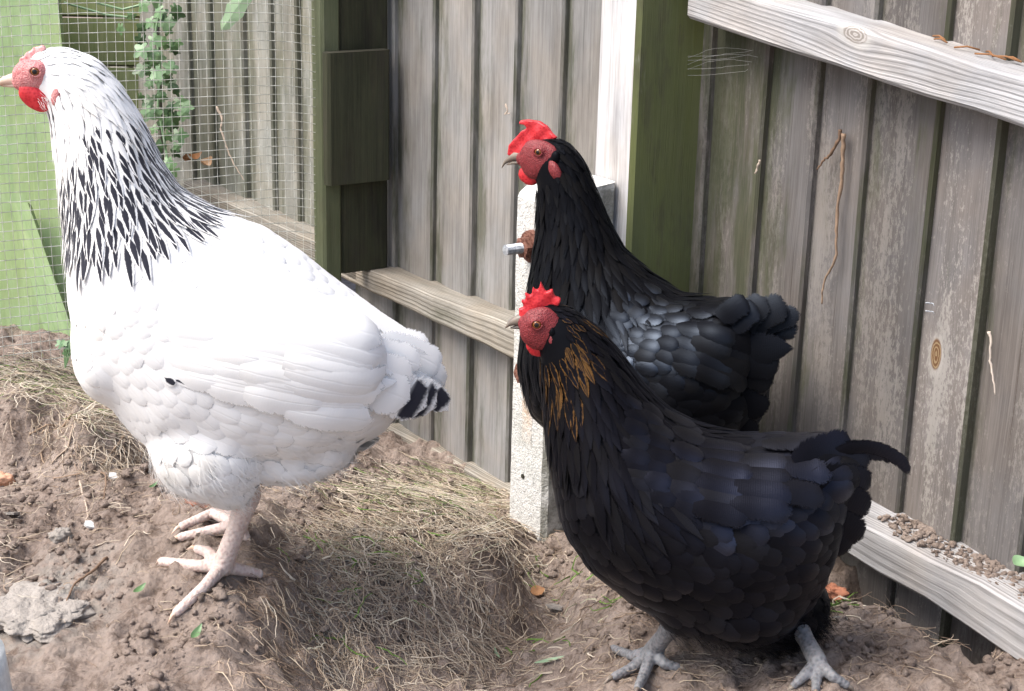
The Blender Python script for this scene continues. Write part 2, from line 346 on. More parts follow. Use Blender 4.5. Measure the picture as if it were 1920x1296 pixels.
# crumbs of soil
ico = bmesh.new(); bmesh.ops.create_icosphere(ico, subdivisions=2, radius=1); IV = np.array([tuple(v.co) for v in ico.verts]); IF = np.array([[v.index for v in f.verts] for f in ico.faces]); ico.free()
def crumbs(name, pts, rad, label, cat):
    n = len(pts); k = len(IV); R = rad[:, None, None]
    nz = 1+rng.uniform(-.4, .3, (n, k, 1)); sc = rng.uniform(.65, 1.2, (n, 1, 3)); th = rng.uniform(0, 6.28, n)
    V = IV[None]*nz*sc*R; c, s = np.cos(th)[:, None], np.sin(th)[:, None]
    V = np.stack([V[..., 0]*c-V[..., 1]*s, V[..., 0]*s+V[..., 1]*c, V[..., 2]*.8], -1)+pts[:, None, :]+np.array([0, 0, 1])*R*.25
    Fc = (IF[None]+np.arange(n)[:, None, None]*k).reshape(-1, 3); me = bpy.data.meshes.new(name)
    me.vertices.add(n*k); me.vertices.foreach_set('co', V.ravel()); me.loops.add(Fc.size); me.loops.foreach_set('vertex_index', Fc.ravel()); me.polygons.add(len(Fc))
    me.polygons.foreach_set('loop_start', np.arange(0, Fc.size, 3)); me.polygons.foreach_set('loop_total', np.full(len(Fc), 3)); me.update(calc_edges=True)
    me.polygons.foreach_set('use_smooth', np.ones(len(Fc), bool)); me.materials.append(M['soil']); ca = me.color_attributes.new('wa', 'FLOAT_COLOR', 'POINT'); ca.data.foreach_set('color', np.tile([0., 0, 0, 1], n*k))
    o = bpy.data.objects.new(name, me); col.objects.link(o); tag(o, label, cat, kind='stuff'); return o
n = 36000; xs = rng.uniform(-.75, .85, n); ys = rng.uniform(1.1, 2.1, n)
keep = (fbm(xs*7, ys*7, 3, 77) > -.08) & (((xs-FO.x)*FN.x+(ys-FO.y)*FN.y) > .01); xs, ys = xs[keep], ys[keep]
rad = .0009+.0055*rng.random(len(xs))**7
crumbs('soil_crumbs', np.stack([xs, ys, HN(xs, ys)], 1), rad, 'loose brown crumbs and clods of soil scattered over the ground', 'soil')

# ---------------- dried grass and fine roots ----------------
def straws(name, specs, label, cat, r0=(.00026, .00062)):
    V = []; Fc = []; Cc = []; off = 0; K = 7
    for (cx, cy, rx, ry, cnt, ln, lift, hang, cr) in specs:
        P = np.stack([cx+rng.normal(0, rx, cnt), cy+rng.normal(0, ry, cnt)], 1); Hh = hits(P)
        for h in Hh:
            if (Vector(h)-FO).dot(FN) < .03: continue
            nrm = gnormal(h[0], h[1]); L = ln*U(.4, 1.5); a = U(0, 6.28)
            d = Vector((math.cos(a), math.sin(a)*.8, 0)); dn = Vector((0, 0, -1)); g = nrm.copy(); g.z = 0
            if hang: d = (g*1.2+d*.45+dn*.25*hang).normalized()
            d = (d-nrm*d.dot(nrm)).normalized(); sd = nrm.cross(d); cv = U(-2.2, 2.2); lf = U(0, 1)**2*lift; rr = U(*r0)*(1 if cr < .9 else 1.3)
            p = Vector(h)+nrm*.002; el = U(-.1, .9)*lf; pts = []
            wob = [U(-.5, .5) for _ in range(K)]
            for k in range(K):
                pts.append(p.copy()); t = k/(K-1); an = cv*t+wob[k]
                dd = d*math.cos(an)+sd*math.sin(an)+nrm*(el*(1-1.9*t)); p = p+dd.normalized()*(L/K)
            gz = HN([q.x for q in pts], [q.y for q in pts])
            for q, z in zip(pts, gz): q.z = max(q.z, z+.0012) if not hang else max(q.z, z+.0018)
            colr = min(1, max(0, cr+U(-.28, .28)))
            for k, q in enumerate(pts):
                t = (pts[min(k+1, K-1)]-pts[max(k-1, 0)]); t = t.normalized() if t.length > 0 else d
                a1 = t.cross(Vector((.1, .2, 1))); a1 = a1.normalized() if a1.length > 1e-5 else sd; b1 = t.cross(a1); r = rr*(1-.6*k/(K-1))
                for m in range(3):
                    an = m*2.0944; V.append(q+(a1*math.cos(an)+b1*math.sin(an))*r); Cc.append((colr, 0, 0, 1))
            for k in range(K-1):
                for m in range(3): Fc.append((off+k*3+m, off+k*3+(m+1) % 3, off+(k+1)*3+(m+1) % 3, off+(k+1)*3+m))
            off += K*3
    me = bpy.data.meshes.new(name); me.from_pydata([tuple(v) for v in V], [], Fc); ca = me.color_attributes.new('wa', 'FLOAT_COLOR', 'POINT'); ca.data.foreach_set('color', np.array(Cc).ravel())
    me.materials.append(M['straw']); o = bpy.data.objects.new(name, me); col.objects.link(o); tag(o, label, cat, kind='stuff'); return o
#        cx   cy   rx  ry  cnt  len  lift hang colour
straws('dried_grass', [(120, 725, 90, 22, 750, .045, .7, 0, .75), (40, 700, 70, 15, 250, .04, .7, 0, .75), (210, 790, 50, 30, 300, .05, .6, 0, .72), (225, 850, 35, 30, 120, .06, .4, 1, .65),
  (770, 925, 80, 22, 800, .045, .6, 0, .78), (880, 930, 60, 25, 500, .045, .6, 0, .75), (700, 1000, 80, 30, 700, .04, .5, 0, .62), (850, 990, 90, 25, 800, .04, .5, 0, .68), (760, 1060, 85, 28, 450, .04, .5, 0, .55), (960, 960, 25, 25, 160, .03, .5, 0, .62),
  (560, 910, 60, 18, 80, .03, .3, 0, .55), (10, 1050, 25, 60, 60, .04, .4, 0, .6), (680, 1120, 70, 45, 380, .04, .6, 0, .5), (980, 1060, 25, 30, 60, .035, .4, 0, .6)],
  'matted pale dried grass lying on top of the dug soil mounds', 'dried grass')
straws('grass_roots', [(700, 1200, 110, 70, 400, .055, .9, 1, .55), (850, 1180, 70, 60, 300, .05, .9, 1, .5), (110, 830, 90, 40, 120, .04, .7, 1, .5), (500, 1090, 50, 50, 130, .035, .6, 1, .3), (1120, 1130, 90, 50, 160, .04, .6, 0, .4),
  (350, 1050, 250, 130, 150, .018, .3, 0, .45), (1200, 1270, 200, 30, 160, .03, .4, 0, .4), (1720, 1200, 120, 45, 200, .03, .5, 0, .3), (560, 1240, 80, 50, 120, .04, .8, 1, .35), (200, 930, 130, 60, 160, .03, .4, 0, .5), (960, 1180, 60, 80, 120, .04, .5, 0, .4)],
  'fine brown grass roots and stems hanging from the broken turf', 'roots')
straws('green_grass', [(700, 1040, 90, 50, 60, .03, 1.2, 0, 1), (660, 1190, 60, 50, 25, .03, 1.2, 0, 1), (1110, 1110, 60, 40, 18, .035, 1.3, 0, 1), (1580, 1140, 25, 15, 16, .04, 1.6, 0, 1), (1040, 1230, 60, 30, 14, .035, 1.0, 0, 1)],
  'sparse green grass blades growing among the dried stems', 'grass', (.0006, .001))

# ---------------- fence ----------------
def sring(s0, s1, n0, n1, z, ch=.0035):
    """ring around a post or stud standing on the fence line"""
    q = [(s0+ch, n0), (s1-ch, n0), (s1, n0+ch), (s1, n1-ch), (s1-ch, n1), (s0+ch, n1), (s0, n1-ch), (s0, n0+ch)]
    return [FP(a, b, z if not callable(z) else z(a, b)) for a, b in q]
def vpost(mb, s0, s1, n0, n1, z0, z1, rnd, cols=None, seg=10, ch=.004):
    rings = []
    for i in range(seg+1):
        t = i/seg; z = z0+(z1-z0)*t if i < seg else z1; rings.append([p+FD*0 for p in sring(s0, s1, n0, n1, z if not callable(z1) or i < seg else z1, ch)])
    prism(mb, rings, (rnd, 0, 0, 1), cols)
fence = empty('board_fence', FP(0, 0, -.1)); tag(fence, 'weathered grey timber fence of upright overlapping boards with rails, standing along the right and back', 'fence')
def boards(name, seams, yref, mat, zt, zb, moss, skip=(), lean=0):
    mb = MB(); ss = [pf(x, yref, .014)[0] for x in seams]
    for i in range(len(ss)-1):
        if i in skip: continue
        s0, s1 = ss[i]-.006, ss[i+1]; rnd = random.random(); tw = U(-.0015, .0015); rings = []; nseg = 12
        b1 = .0105+U(-.002, .002); zb_ = zb(ss[i]) if callable(zb) else zb
        for k in range(nseg+1):
            t = k/nseg; z = zb_+(zt-zb_)*t; w1 = .0012*math.sin(9*t+i*2.1)+tw*(t-.5)*2; w2 = .0012*math.sin(7*t+i*1.3)
            q = [(s0+w2, -.003), (s0+w2, .002), (s0+.5*(s1-s0), .5*b1+.004), (s1-.003+w1, b1+.002), (s1+w1, b1-.001), (s1+w1, -.003)]
            rings.append([FP(a, b, z) for a, b in q])
        e = moss(i) if callable(moss) else moss
        base = (rnd, e, 0, 1); L = [(rnd, min(1, e+.55), 0, 1), (rnd, e*.6, 0, 1), (rnd, e*.6, 0, 1), (rnd, min(1, e+.55), 0, 1)]
        cols = [base, [(rnd, min(1, e+.35), 0, 1), (rnd, e*.5, 0, 1), (rnd, e*.5, 0, 1), (rnd, min(1, e+.35), 0, 1)], (rnd, e*.5, 0, 1), (rnd, .45, 0, 1), (rnd, .45, 0, 1), base]
        prism(mb, rings, base, cols, u0=i*3.7, v0=i*.5)
    return mb, name, mat
ZT = 1.25
def mk(t, parent): o = t[0].build(t[1], t[2], parent); localize(o, parent); return o
mk(boards('board_panel', [190, 240, 292, 352, 394, 454, 506, 555, 603], 150, M['board_mesh'], ZT, -.5, lambda i: .75 if i in (3, 4) else .3), fence)
mk(boards('board_panel', [655, 735, 808, 884, 962, 1048, 1140], 200, M['board_grey'], ZT, -.45, .24), fence)
seamR = [1240, 1313, 1416, 1511, 1608, 1738, 1859, 1990, 2120, 2260, 2420]
def low(s): return -.14
mk(boards('board_panel', seamR, 400, M['board_lichen'], ZT, low, lambda i: [.9, .95, .45, .1, .1, .15, .1, .1, .1, .1, .1][i], skip=(5,)), fence)
# the board with the big knot
_s0 = pf(1738, 400, .014)[0]; _s1 = pf(1859, 400, .014)[0]; _ks, _kz = pf(1755, 665, .01)
# u runs up from the board's foot, v round its section
M['board_knot'] = wood('knotty_board', C(.105, .096, .09), C(.21, .195, .185), moss=.7, lichen=.6,
                       knots=[(_kz+.14+3.7*0, .005+(_ks-_s0+.006)+0, .013)])
_b = MB(); rings = []; rnd = .62
for k in range(13):
    z = low(0)+(ZT-low(0))*k/12; s0, s1, b1 = _s0-.006, _s1, .0145
    rings.append([FP(a, b, z) for a, b in [(s0, -.003), (s0, .002), (s0+.5*(s1-s0), .5*b1+.004), (s1-.003, b1+.002), (s1, b1-.001), (s1, -.003)]])
prism(_b, rings, (rnd, .1, 0, 1), [(rnd, .1, 0, 1), (rnd, .08, 0, 1), (rnd, .08, 0, 1), (rnd, 1, 0, 1), (rnd, 1, 0, 1), (rnd, .1, 0, 1)])
ob = _b.build('knotty_board', M['board_knot'], fence); localize(ob, fence); ob['label'] = 'board with a rusty brown oval knot'
# rails
def rail(name, ft, fb, n0, n1, mat, ext=(0, 0), nseg=24, knot=None, drop=.0, cols=None, wob=.0007):
    """front-top and front-bottom edges given by two pixels each, lying n1 in front of the boards"""
    (sa, za), (sb, zb) = pf(*ft[0], n1), pf(*ft[1], n1); (sc, zc), (sd_, zd) = pf(*fb[0], n1), pf(*fb[1], n1)
    def zt(s): return za+(zb-za)*(s-sa)/(sb-sa)
    def zl(s): return zc+(zd-zc)*(s-sc)/(sd_-sc)
    s0, s1 = min(sa, sc)-ext[0], max(sb, sd_)+ext[1]; rings = []
    for k in range(nseg+1):
        s = s0+(s1-s0)*k/nseg; a, b = zt(s), zl(s); ch = .004; w1 = wob*math.sin(s*23+a*9)+wob*.7*math.sin(s*61); w2 = wob*math.sin(s*31+2)+wob*.7*math.sin(s*73+1)
        q = [(n0, b+.002), (n1-ch, b+w2), (n1, b+ch+w2), (n1, a-ch+w1), (n1-ch, a+w1), (n0, a+drop+w1*.5)]
        rings.append([FP(s, x, z) for x, z in q])
    mb = MB(); r = random.random(); prism(mb, rings, (r, 0, 0, 1), cols, u0=0)
    o = mb.build(name, mat, fence); localize(o, fence); return (s0, s1, zt, zl)
s, z = pf(1605, 68, .058); zb_ = pf(1605, 139, .058)[1]
# section perimeter reaches the front face after the underside
rt = pf(1293, -43, .058)[0]
M['rail_top'] = wood('knotty_rail', C(.28, .275, .27), C(.64, .635, .63), moss=.12, mosscol=C(.2, .25, .1), grain=.9, rings=.38, lcol=C(.5, .49, .46), kc=(C(.24, .22, .20), C(.42, .40, .38)), knots=[(s-rt, .0545+z-zb_-.002, .013)])
RT = rail('rail', ((1293, -43), (1920, 145)), ((1293, 37), (1920, 242)), .004, .058, M['rail_top'], (0, .9))
RL = rail('rail', ((1625, 984), (1860, 1109)), ((1577, 1031), (1860, 1210)), .004, .060, M['rail'], (.38, .9), wob=.002)
RM_ = rail('rail', ((628, 483), (964, 612)), ((628, 517), (960, 674)), .004, .052, M['rail_dull'], (.0, .08))
RV = rail('rail', ((352, 345), (581, 448)), ((352, 385), (581, 490)), .004, .052, M['rail_dull'], (.02, .15))
RG = rail('gravel_board', ((743, 808), (949, 918)), ((743, 832), (947, 941)), -.002, .026, M['rail_dull'], (.5, .08))
# rail ends meet the timber post; the post and its concrete spur
pS0, pS1 = pf(1116, 200, .105)[0], pf(1190, 200, .105)[0]
mb = MB(); r = .33
w0 = (r, .0, 0, 1); g0 = (r, 1, 0, 1)
zpost = []
rings = []
for k in range(15):
    z = -.4+(ZT+.4)*k/14; rings.append(sring(pS0, pS1, -.01, .105, z, .005))
prism(mb, rings, w0, [w0, g0, g0, g0, w0, w0, w0, w0])
o = mb.build('timber_post', M['post_white'], fence); localize(o, fence); o['label'] = 'bleached grey front face and moss-green side face'
mb = MB(); cS0, cS1 = pf(952, 900, .195)[0], pf(1021, 900, .195)[0]; ztop = pf(1140, 343, .12)[1]
def spur_ring(z, inset=0, slope=0):
    n1 = .195-inset; q = [(cS0+.004, .108), (cS1-.004, .108), (cS1, .112), (cS1, n1-.006), (cS1-.006, n1), (cS0+.006, n1), (cS0, n1-.006), (cS0, .112)]
    return [FP(a, b, z-slope*(b-.108)) for a, b in q]
rings = []
zz = [-.35+(ztop+.35-.02)*k/40 for k in range(41)]
for z in zz: rings.append([p+Vector((U(-.0004, .0004), U(-.0004, .0004), 0)) for p in spur_ring(z)])
rings.append(spur_ring(ztop-.008, .002, .1)); rings.append(spur_ring(ztop, .016, .1))
gm = (0, .9, 0, 1); gw = (0, .05, 0, 1); rs, rz = pf(990, 705, .195)
prism(mb, rings, gw, [gw, gm, gm, gm, gw, gw, gw, gw])
# rust run below the lower bolt, on the front face
spur = mb.build('concrete_spur', M['concrete'], fence); localize(spur, fence); spur['label'] = 'pale pitted concrete spur with rusty bolts'
mb = MB(); q = [FP(rs-.012, .1954, rz+.004), FP(rs+.014, .1954, rz+.004), FP(rs+.007, .1954, rz-.075), FP(rs-.003, .1954, rz-.085)]
mb.add([FP(rs-.012+.026*i/6-(.4*(i/6-.5))*0+(.008*(.5-i/6))*(j/8), .1953, rz+.004-.085*j/8) for j in range(9) for i in range(7)],
       [[j*7+i, j*7+i+1, (j+1)*7+i+1, (j+1)*7+i] for j in range(8) for i in range(6)], None,
       [(0, 0, max(0, 1-j/8)*(.5+.5*math.sin(math.pi*(i+.5)/6)), 1) for j in range(8) for i in range(6)])
o = mb.build('rust_stain', M['concrete'], spur); localize(o, fence)
def bolt(px, py, L, zinc):
    s, z = pf(px, py, .195); m1 = MB(); p = FP(s, .195, z)
    pts = [p+FN*t for t in (0, .004, .0045, .010)]
    tube(m1, [p, p+FN*.006], [.019, .018], 14); o = m1.build('washer', M['rust'], spur); localize(o, fence)
    m2 = MB(); tube(m2, [p+FN*.006, p+FN*.0065, p+FN*.016, p+FN*.0165], [.009, .0125, .0125, .009], 6); o = m2.build('nut', M['rust'], spur); localize(o, fence)
    m3 = MB(); N_ = 36
    tube(m3, [p+FN*(.016+L*i/N_) for i in range(N_+1)], [.0055+.0006*(i % 2) for i in range(N_)]+[.003], 10); o = m3.build('threaded_rod', M['zinc'] if zinc else M['rust'], spur); localize(o, fence)
bolt(1000, 462, .022, True); bolt(996, 697, .004, False)
m1 = MB(); s, z = pf(981, 893, .195); tube(m1, [FP(s, .1925, z), FP(s, .1965, z)], [.003, .0028], 8); o = m1.build('hole_plug', M['dark_wood'], spur); localize(o, fence)
# soil and needles caught on the rails
def on_rail(R, sa, sb, n, nn, rad, name, label):
    p = []; k = 0
    while len(p) < n:
        s = U(sa, sb); t = U(0, 1)**1.5; nq = .012+t*nn; dens = .5+.5*math.sin(s*17)+.4*math.sin(s*61)
        if U(0, 1.4) < dens: p.append(tuple(FP(s, nq, R[2](s)+.0005)))
    crumbs(name, np.array(p), rad[0]+rad[1]*rng.power(.4, n), label, 'soil')
sA = pf(1700, 975, .03)[0]; sB = pf(1990, 1100, .03)[0]; sC = pf(1395, 790, .02)[0]
on_rail(RL, sA, sB, 700, .04, (.0007, .0034), 'soil_on_rail', 'crumbs of soil heaped on the top of the lower rail at right')
on_rail(RL, sC, sA, 420, .03, (.001, .0028), 'soil_on_rail', 'thin scatter of soil crumbs on the lower rail behind the black hens')

# ---------------- wire mesh divider with its stud and planks ----------------
div = empty('mesh_divider', FP(pf(640, 500, .02)[0], .15, -.1)); tag(div, 'wire mesh partition on a dark mossy upright behind the white hen', 'mesh partition')
dS = pf(728, 250, .02)[0]; nF = .02
for nn in np.linspace(.02, .2, 91):
    if pf(607, 250, nn)[0] >= dS: nF = nn; break
print('divider stud front n', nF, 'dS', dS)
mb = MB(); nL = nF-.03; g1 = (.4, .8, 0, 1)
vpost(mb, dS-.034, dS, nL, nF, -.3, ZT, .4, [(.4, .6, 0, 1)]*8)
o = mb.build('stud', M['stud'], div); localize(o, div)
mb = MB(); zr = pf(680, 470, .05)[1]
vpost(mb, dS-.026, dS-.002, .006+.012, nL-.001, RM_[2](dS)+.001, ZT, .7, [(.7, .5, 0, 1)]*8)
o = mb.build('plank', M['dark_wood'], div); localize(o, div); o['label'] = 'dark plank standing on the fence rail'
mb = MB(); zb1 = pf(665, 340, .08)[1]; zt1 = pf(665, 95, .08)[1]
vpost(mb, dS+.001, dS+.021, .028, nF+.002, zb1, zt1, .1, [(.1, .5, 0, 1)]*8, seg=6)
o = mb.build('cover_block', M['dark_wood'], div); localize(o, div); o['label'] = 'short mossy block screwed over the upright'
mb = MB(); cell = .0127; nh = 78; nvw = 62; z0 = -.12
def mpt(t, z):                              # t: distance out from the stud
    wv = .006*math.sin(t*9+z*5)+.004*math.sin(z*13+1)+.010*math.exp(-t/.05)*math.sin(z*4)
    return FP(dS-.036+wv, nF-.006+t, z+.003*math.sin(t*11+z*7)-.016*math.exp(-t/.05))
def wire(pts, r=.00055):
    prism(mb, [[p+FD*r, p+Vector((0, 0, r))+FN*r*.6, p-FD*r, p-Vector((0, 0, r))-FN*r*.6] for p in pts], (.5, 0, 0, 1), caps=False)
for i in range(nh):
    z = z0+i*cell; wire([mpt(t, z+U(-.0004, .0004)) for t in np.linspace(0, nvw*cell, 50)])
for j in range(nvw):
    t = .001+j*cell; wire([mpt(t+.0006*math.sin(z*9+j), z) + FD*.0007 for z in np.linspace(z0, z0+(nh-1)*cell, 60)])
o = mb.build('wire_mesh', M['wire'], div); localize(o, div)
# ---------------- green boards and ivy beyond the mesh ----------------
t = None
def slab(name, quad, Z, th, mat, e=.2, parent=None):
    """quad of pixels at depths Z, given thickness away from the viewer"""
    a = [W(x, y, z) for (x, y), z in zip(quad, Z)]; nrm = (a[1]-a[0]).cross(a[3]-a[0]).normalized(); nrm = nrm if nrm.y > 0 else -nrm
    mb = MB(); rings = []
    for k in range(9):
        t = k/8; L = a[0].lerp(a[3], t); R = a[1].lerp(a[2], t); rings.append([L, R, R+nrm*th, L+nrm*th])
    prism(mb, rings, (random.random(), e, 0, 1)); return mb.build(name, mat, parent)
t = empty('painted_boards', W(60, 690, 2.62)); tag(t, 'pale green painted boards leaning behind the mesh at the left edge', 'boards')
for q, Z in (([(-260, -120), (98, -120), (175, 760), (-160, 760)], 2.66), ([(-300, -120), (-190, -120), (-110, 760), (-260, 760)], 2.64)):
    o = slab('board', q, [Z+.05, Z+.05, Z-.03, Z-.03], .02, M['green_board'], .2, t); localize(o, t)
o = slab('batten', [(20, 380), (52, 380), (185, 760), (120, 760)], [2.62, 2.62, 2.59, 2.59], .02, M['green_board'], .1, t); localize(o, t)
t = empty('olive_boards', W(180, 500, 3.0)); tag(t, 'dull olive green horizontal boards standing behind the pale green panel', 'boards')
for k in range(9):
    y0 = -60+k*92; o = slab('board', [(60, y0), (262-k*1.3, y0+4), (262-k*1.3, y0+90), (60, y0+86)], [2.82, 2.86, 2.86, 2.82], .02, M['olive_board'], .3, t); localize(o, t)
def ivy_leaf(mb, p, n, up, size, r, lobes=5):
    n = n.normalized(); a = up-n*up.dot(n); a = a.normalized(); b = n.cross(a); out = []
    K = 20
    for k in range(K+1):
        an = -math.pi*.92+2*math.pi*.92*k/K
        rr = size*(.55+.45*abs(math.cos(an*2.35))**1.5)*(1-.22*abs(an)/math.pi)
        out.append(p+a*rr*math.cos(an)+b*rr*math.sin(an)*.95-n*(rr*rr/size)*.22)
    c = p-a*size*.2
    mb.add([c+n*size*.04]+out, [[0, k+1, k+2] for k in range(K)], None, [(r, 0, 0, 1)]*K)
ivy = empty('ivy', W(300, 320, 2.86)); tag(ivy, 'trailing green ivy climbing between the olive boards and the fence', 'ivy')
lm = MB(); st = MB()
for (x, y) in [(298, 20), (285, 45), (310, 40), (270, 10), (290, 75), (312, 85), (285, 100), (300, 110), (268, 90), (292, 135), (318, 130), (300, 150), (282, 160), (340, 190), (322, 200), (345, 215), (296, 210), (315, 225), (285, 240), (335, 250), (310, 255), (300, 275), (330, 275), (318, 300), (325, 315), (350, 200), (250, 30), (222, 55), (305, 180), (278, 190), (265, 130), (292, 0), (275, 215)]:
    p = W(x+U(-4, 4), y+U(-4, 4), 2.74+U(-.03, .05)); ivy_leaf(lm, p, Vector((U(-.7, .3), -1, U(-.2, .8))), Vector((U(-.6, .6), 0, U(-1, .3))), U(.011, .021), U(.05, .75))
for k in range(46):
    p = W(U(262, 335), U(0, 330), 2.80+U(-.01, .04)); ivy_leaf(lm, p, Vector((U(-.7, .3), -1, U(-.3, .6))), Vector((U(-.6, .6), 0, U(-1, .3))), U(.010, .017), U(0, .4))
o = lm.build('leaves', M['leaf'], ivy); localize(o, ivy)
for pts in ([(300, 0), (292, 60), (300, 120), (296, 200), (318, 320)], [(180, 5), (230, 18), (262, 10), (285, 2)], [(120, 5), (200, 28), (245, 33)]):
    tube(st, [W(x, y, 2.79) for x, y in pts], .0022, 6, (.75, 0, 0, 1))
o = st.build('stems', M['leaf'], ivy); localize(o, ivy)
def long_leaf(name, pts, Z, wd, r, label, mat='leaf', cat='leaf', group=None):
    P = [W(x, y, Z+(k*.004)) for k, (x, y) in enumerate(pts)]; mb = MB(); n = len(P); vs = []
    for k, p in enumerate(P):
        t = (P[min(k+1, n-1)]-P[max(k-1, 0)]).normalized(); b = t.cross(Vector((0, -1, .3))).normalized(); q = k/(n-1); w_ = wd*math.sin(math.pi*min(1, .12+q*.88))**.7*(1.1 if k % 2 else .85)
        vs += [p-b*w_+Vector((0, .002, 0)), p, p+b*w_+Vector((0, .002, 0))]
    fs = [[k*3+j, k*3+j+1, (k+1)*3+j+1, (k+1)*3+j] for k in range(n-1) for j in range(2)]
    mb.add(vs, fs, None, [(r, 0, 0, 1)]*len(fs)); o = mb.build(name, M[mat]); recenter(o); tag(o, label, cat, group); return o
long_leaf('leaf', [(470, -30), (462, -12), (452, 4), (440, 20), (430, 36), (421, 48), (414, 57)], 2.35, .014, .9, 'jagged pale green leaf hanging at the top edge behind the mesh')
# ---------------- hens ----------------
def fray(n, uv, u, at, am=1.1, lo=.72):
    """feather vanes part into fine barbs towards their edges"""
    st = n.noise(n.comb(n.math('SUBTRACT', n.math('MULTIPLY', uv[1], 26.0), n.math('MULTIPLY', u, 5.0)), n.math('MULTIPLY', at[0], 91.0), n.math('MULTIPLY', n.step(uv[0], .49, .51), 7.0)), 1, 4, .7)
    tip = n.math('MULTIPLY', n.math('SUBTRACT', uv[1], .80), 5.0)
    r = n.math('SQRT', n.math('ADD', n.math('MULTIPLY', n.math('POWER', u, 4.0), .9), n.math('MULTIPLY', n.math('POWER', n.math('MAXIMUM', tip, 0.0), 2.0), .8)))
    e = n.math('ADD', r, n.math('MULTIPLY', n.math('SUBTRACT', st, .5), am)); return n.math('SUBTRACT', 1.0, n.step(e, lo, .98))
def m_feather_white(al=True):
    n = NT('white_plumage' if al else 'white_down'); uv = n.sep(n.uv()); at = n.attr()
    u = n.math('ABSOLUTE', n.math('SUBTRACT', n.math('MULTIPLY', uv[0], 2.0), 1.0)); v = uv[1]; nz = n.noise(n.obj(), 380, 3)
    edge = n.math('ADD', u, n.math('MULTIPLY', n.math('SUBTRACT', nz, .5), .35))
    wid = n.math('MULTIPLY', n.math('SUBTRACT', 1.0, n.step(n.math('SUBTRACT', edge, n.math('MULTIPLY', n.step(n.math('DIVIDE', n.math('SUBTRACT', v, at[2]), n.math('SUBTRACT', 1.0, at[2])), -.02, n.math('SUBTRACT', .5, n.math('MULTIPLY', at[2], .45))), n.math('ADD', .53, n.math('MULTIPLY', n.step(at[2], .6, .7), .35)))), -.13, .12)), n.math('SUBTRACT', 1.0, n.step(n.math('ADD', v, n.math('MULTIPLY', nz, .06)), .93, .99)))
    m = n.math('MULTIPLY', n.math('MULTIPLY', wid, n.step(n.math('SUBTRACT', v, at[2]), -.02, .06)), n.step(at[1], .25, .55))
    wh = n.mix(n.math('MULTIPLY', n.step(n.noise(n.obj(), 14, 4), .5, .75), .5), C(.80, .80, .79), C(.70, .67, .60))
    c = n.mix(m, wh, C(.018, .019, .030))
    barb = n.n('ShaderNodeTexWave'); n.l(n.comb(n.math('MULTIPLY', uv[1], 1.0), n.math('MULTIPLY', u, -.35), 0.0), barb.inputs['Vector']); barb.inputs['Scale'].default_value = 9; barb.inputs['Distortion'].default_value = 1.5
    shaft = n.math('SUBTRACT', 1.0, n.step(u, .0, .09))
    return n.fin(c, .75, Alpha=fray(n, uv, u, at) if al else 1.0, bump=n.bump(n.math('ADD', n.math('MULTIPLY', barb.outputs['Fac'], .12), n.math('MULTIPLY', shaft, 1.5)), .2, .0005), Specular_IOR_Level=.2, Sheen_Weight=.15)
def m_feather_black(name, gold=False, base=C(.0048, .0048, .0058), sheen=C(.50, .62, .82), al=True):
    n = NT(name); uv = n.sep(n.uv()); at = n.attr(); u = n.math('ABSOLUTE', n.math('SUBTRACT', n.math('MULTIPLY', uv[0], 2.0), 1.0)); nz = n.noise(n.obj(), 300, 3)
    c = n.mix(n.step(at[0], .5, 1.0), base, C(.0075, .007, .007))
    if gold:
        e = n.step(n.math('ADD', n.math('ADD', u, n.math('MULTIPLY', n.math('SUBTRACT', nz, .5), .8)), n.math('MULTIPLY', uv[1], .25)), .60, .95)
        gm = n.math('MULTIPLY', n.math('MAXIMUM', e, n.math('MULTIPLY', n.step(at[1], .8, .95), n.step(n.noise(n.comb(n.math('MULTIPLY', uv[0], 9.0), n.math('MULTIPLY', at[0], 40.0), uv[1]), 1, 2), .42, .62))), n.step(at[1], .2, .6)); c = n.mix(gm, c, n.mix(nz, C(.05, .024, .009), C(.14, .075, .024)))
    barb = n.n('ShaderNodeTexWave'); n.l(n.comb(uv[1], n.math('MULTIPLY', u, -.35), 0.0), barb.inputs['Vector']); barb.inputs['Scale'].default_value = 9; barb.inputs['Distortion'].default_value = 2
    ro = n.math('ADD', .36, n.math('MULTIPLY', at[0], .14))
    return n.fin(c, ro, Alpha=fray(n, uv, u, at, 1.35, .64) if al else 1.0, bump=n.bump(n.math('ADD', n.math('MULTIPLY', barb.outputs['Fac'], .25), n.noise(n.comb(n.math('MULTIPLY', uv[0], 26.0), n.math('ADD', n.math('MULTIPLY', uv[1], 4.0), n.math('MULTIPLY', at[0], 50.0)), 0.0), 1, 3)), .3, .0006), Specular_IOR_Level=n.math('MULTIPLY', n.math('MULTIPLY', at[2], n.math('ADD', .35, n.step(uv[1], .2, .9))), .42), Specular_Tint=sheen, Sheen_Weight=.02, Sheen_Tint=C(.4, .5, .8), Sheen_Roughness=.4)
def m_skin(name, a, b, rough=.5, sc=350, bs=.6, d=.0012, spec=.4):
    n = NT(name); p = n.obj(); x = n.n('ShaderNodeTexVoronoi'); n.l(p, x.inputs['Vector']); x.inputs['Scale'].default_value = sc
    f = n.noise(p, sc*.35, 4, .6); c = n.mix(n.step(n.math('ADD', n.math('MULTIPLY', x.outputs[0], .6), n.math('MULTIPLY', f, .6)), .3, .75), a, b)
    return n.fin(c, rough, n.bump(n.math('SUBTRACT', f, n.math('MULTIPLY', x.outputs[0], .8)), bs, d), Specular_IOR_Level=spec, Subsurface_Weight=.12, Subsurface_Scale=.003, Subsurface_Radius=(1, .3, .2))
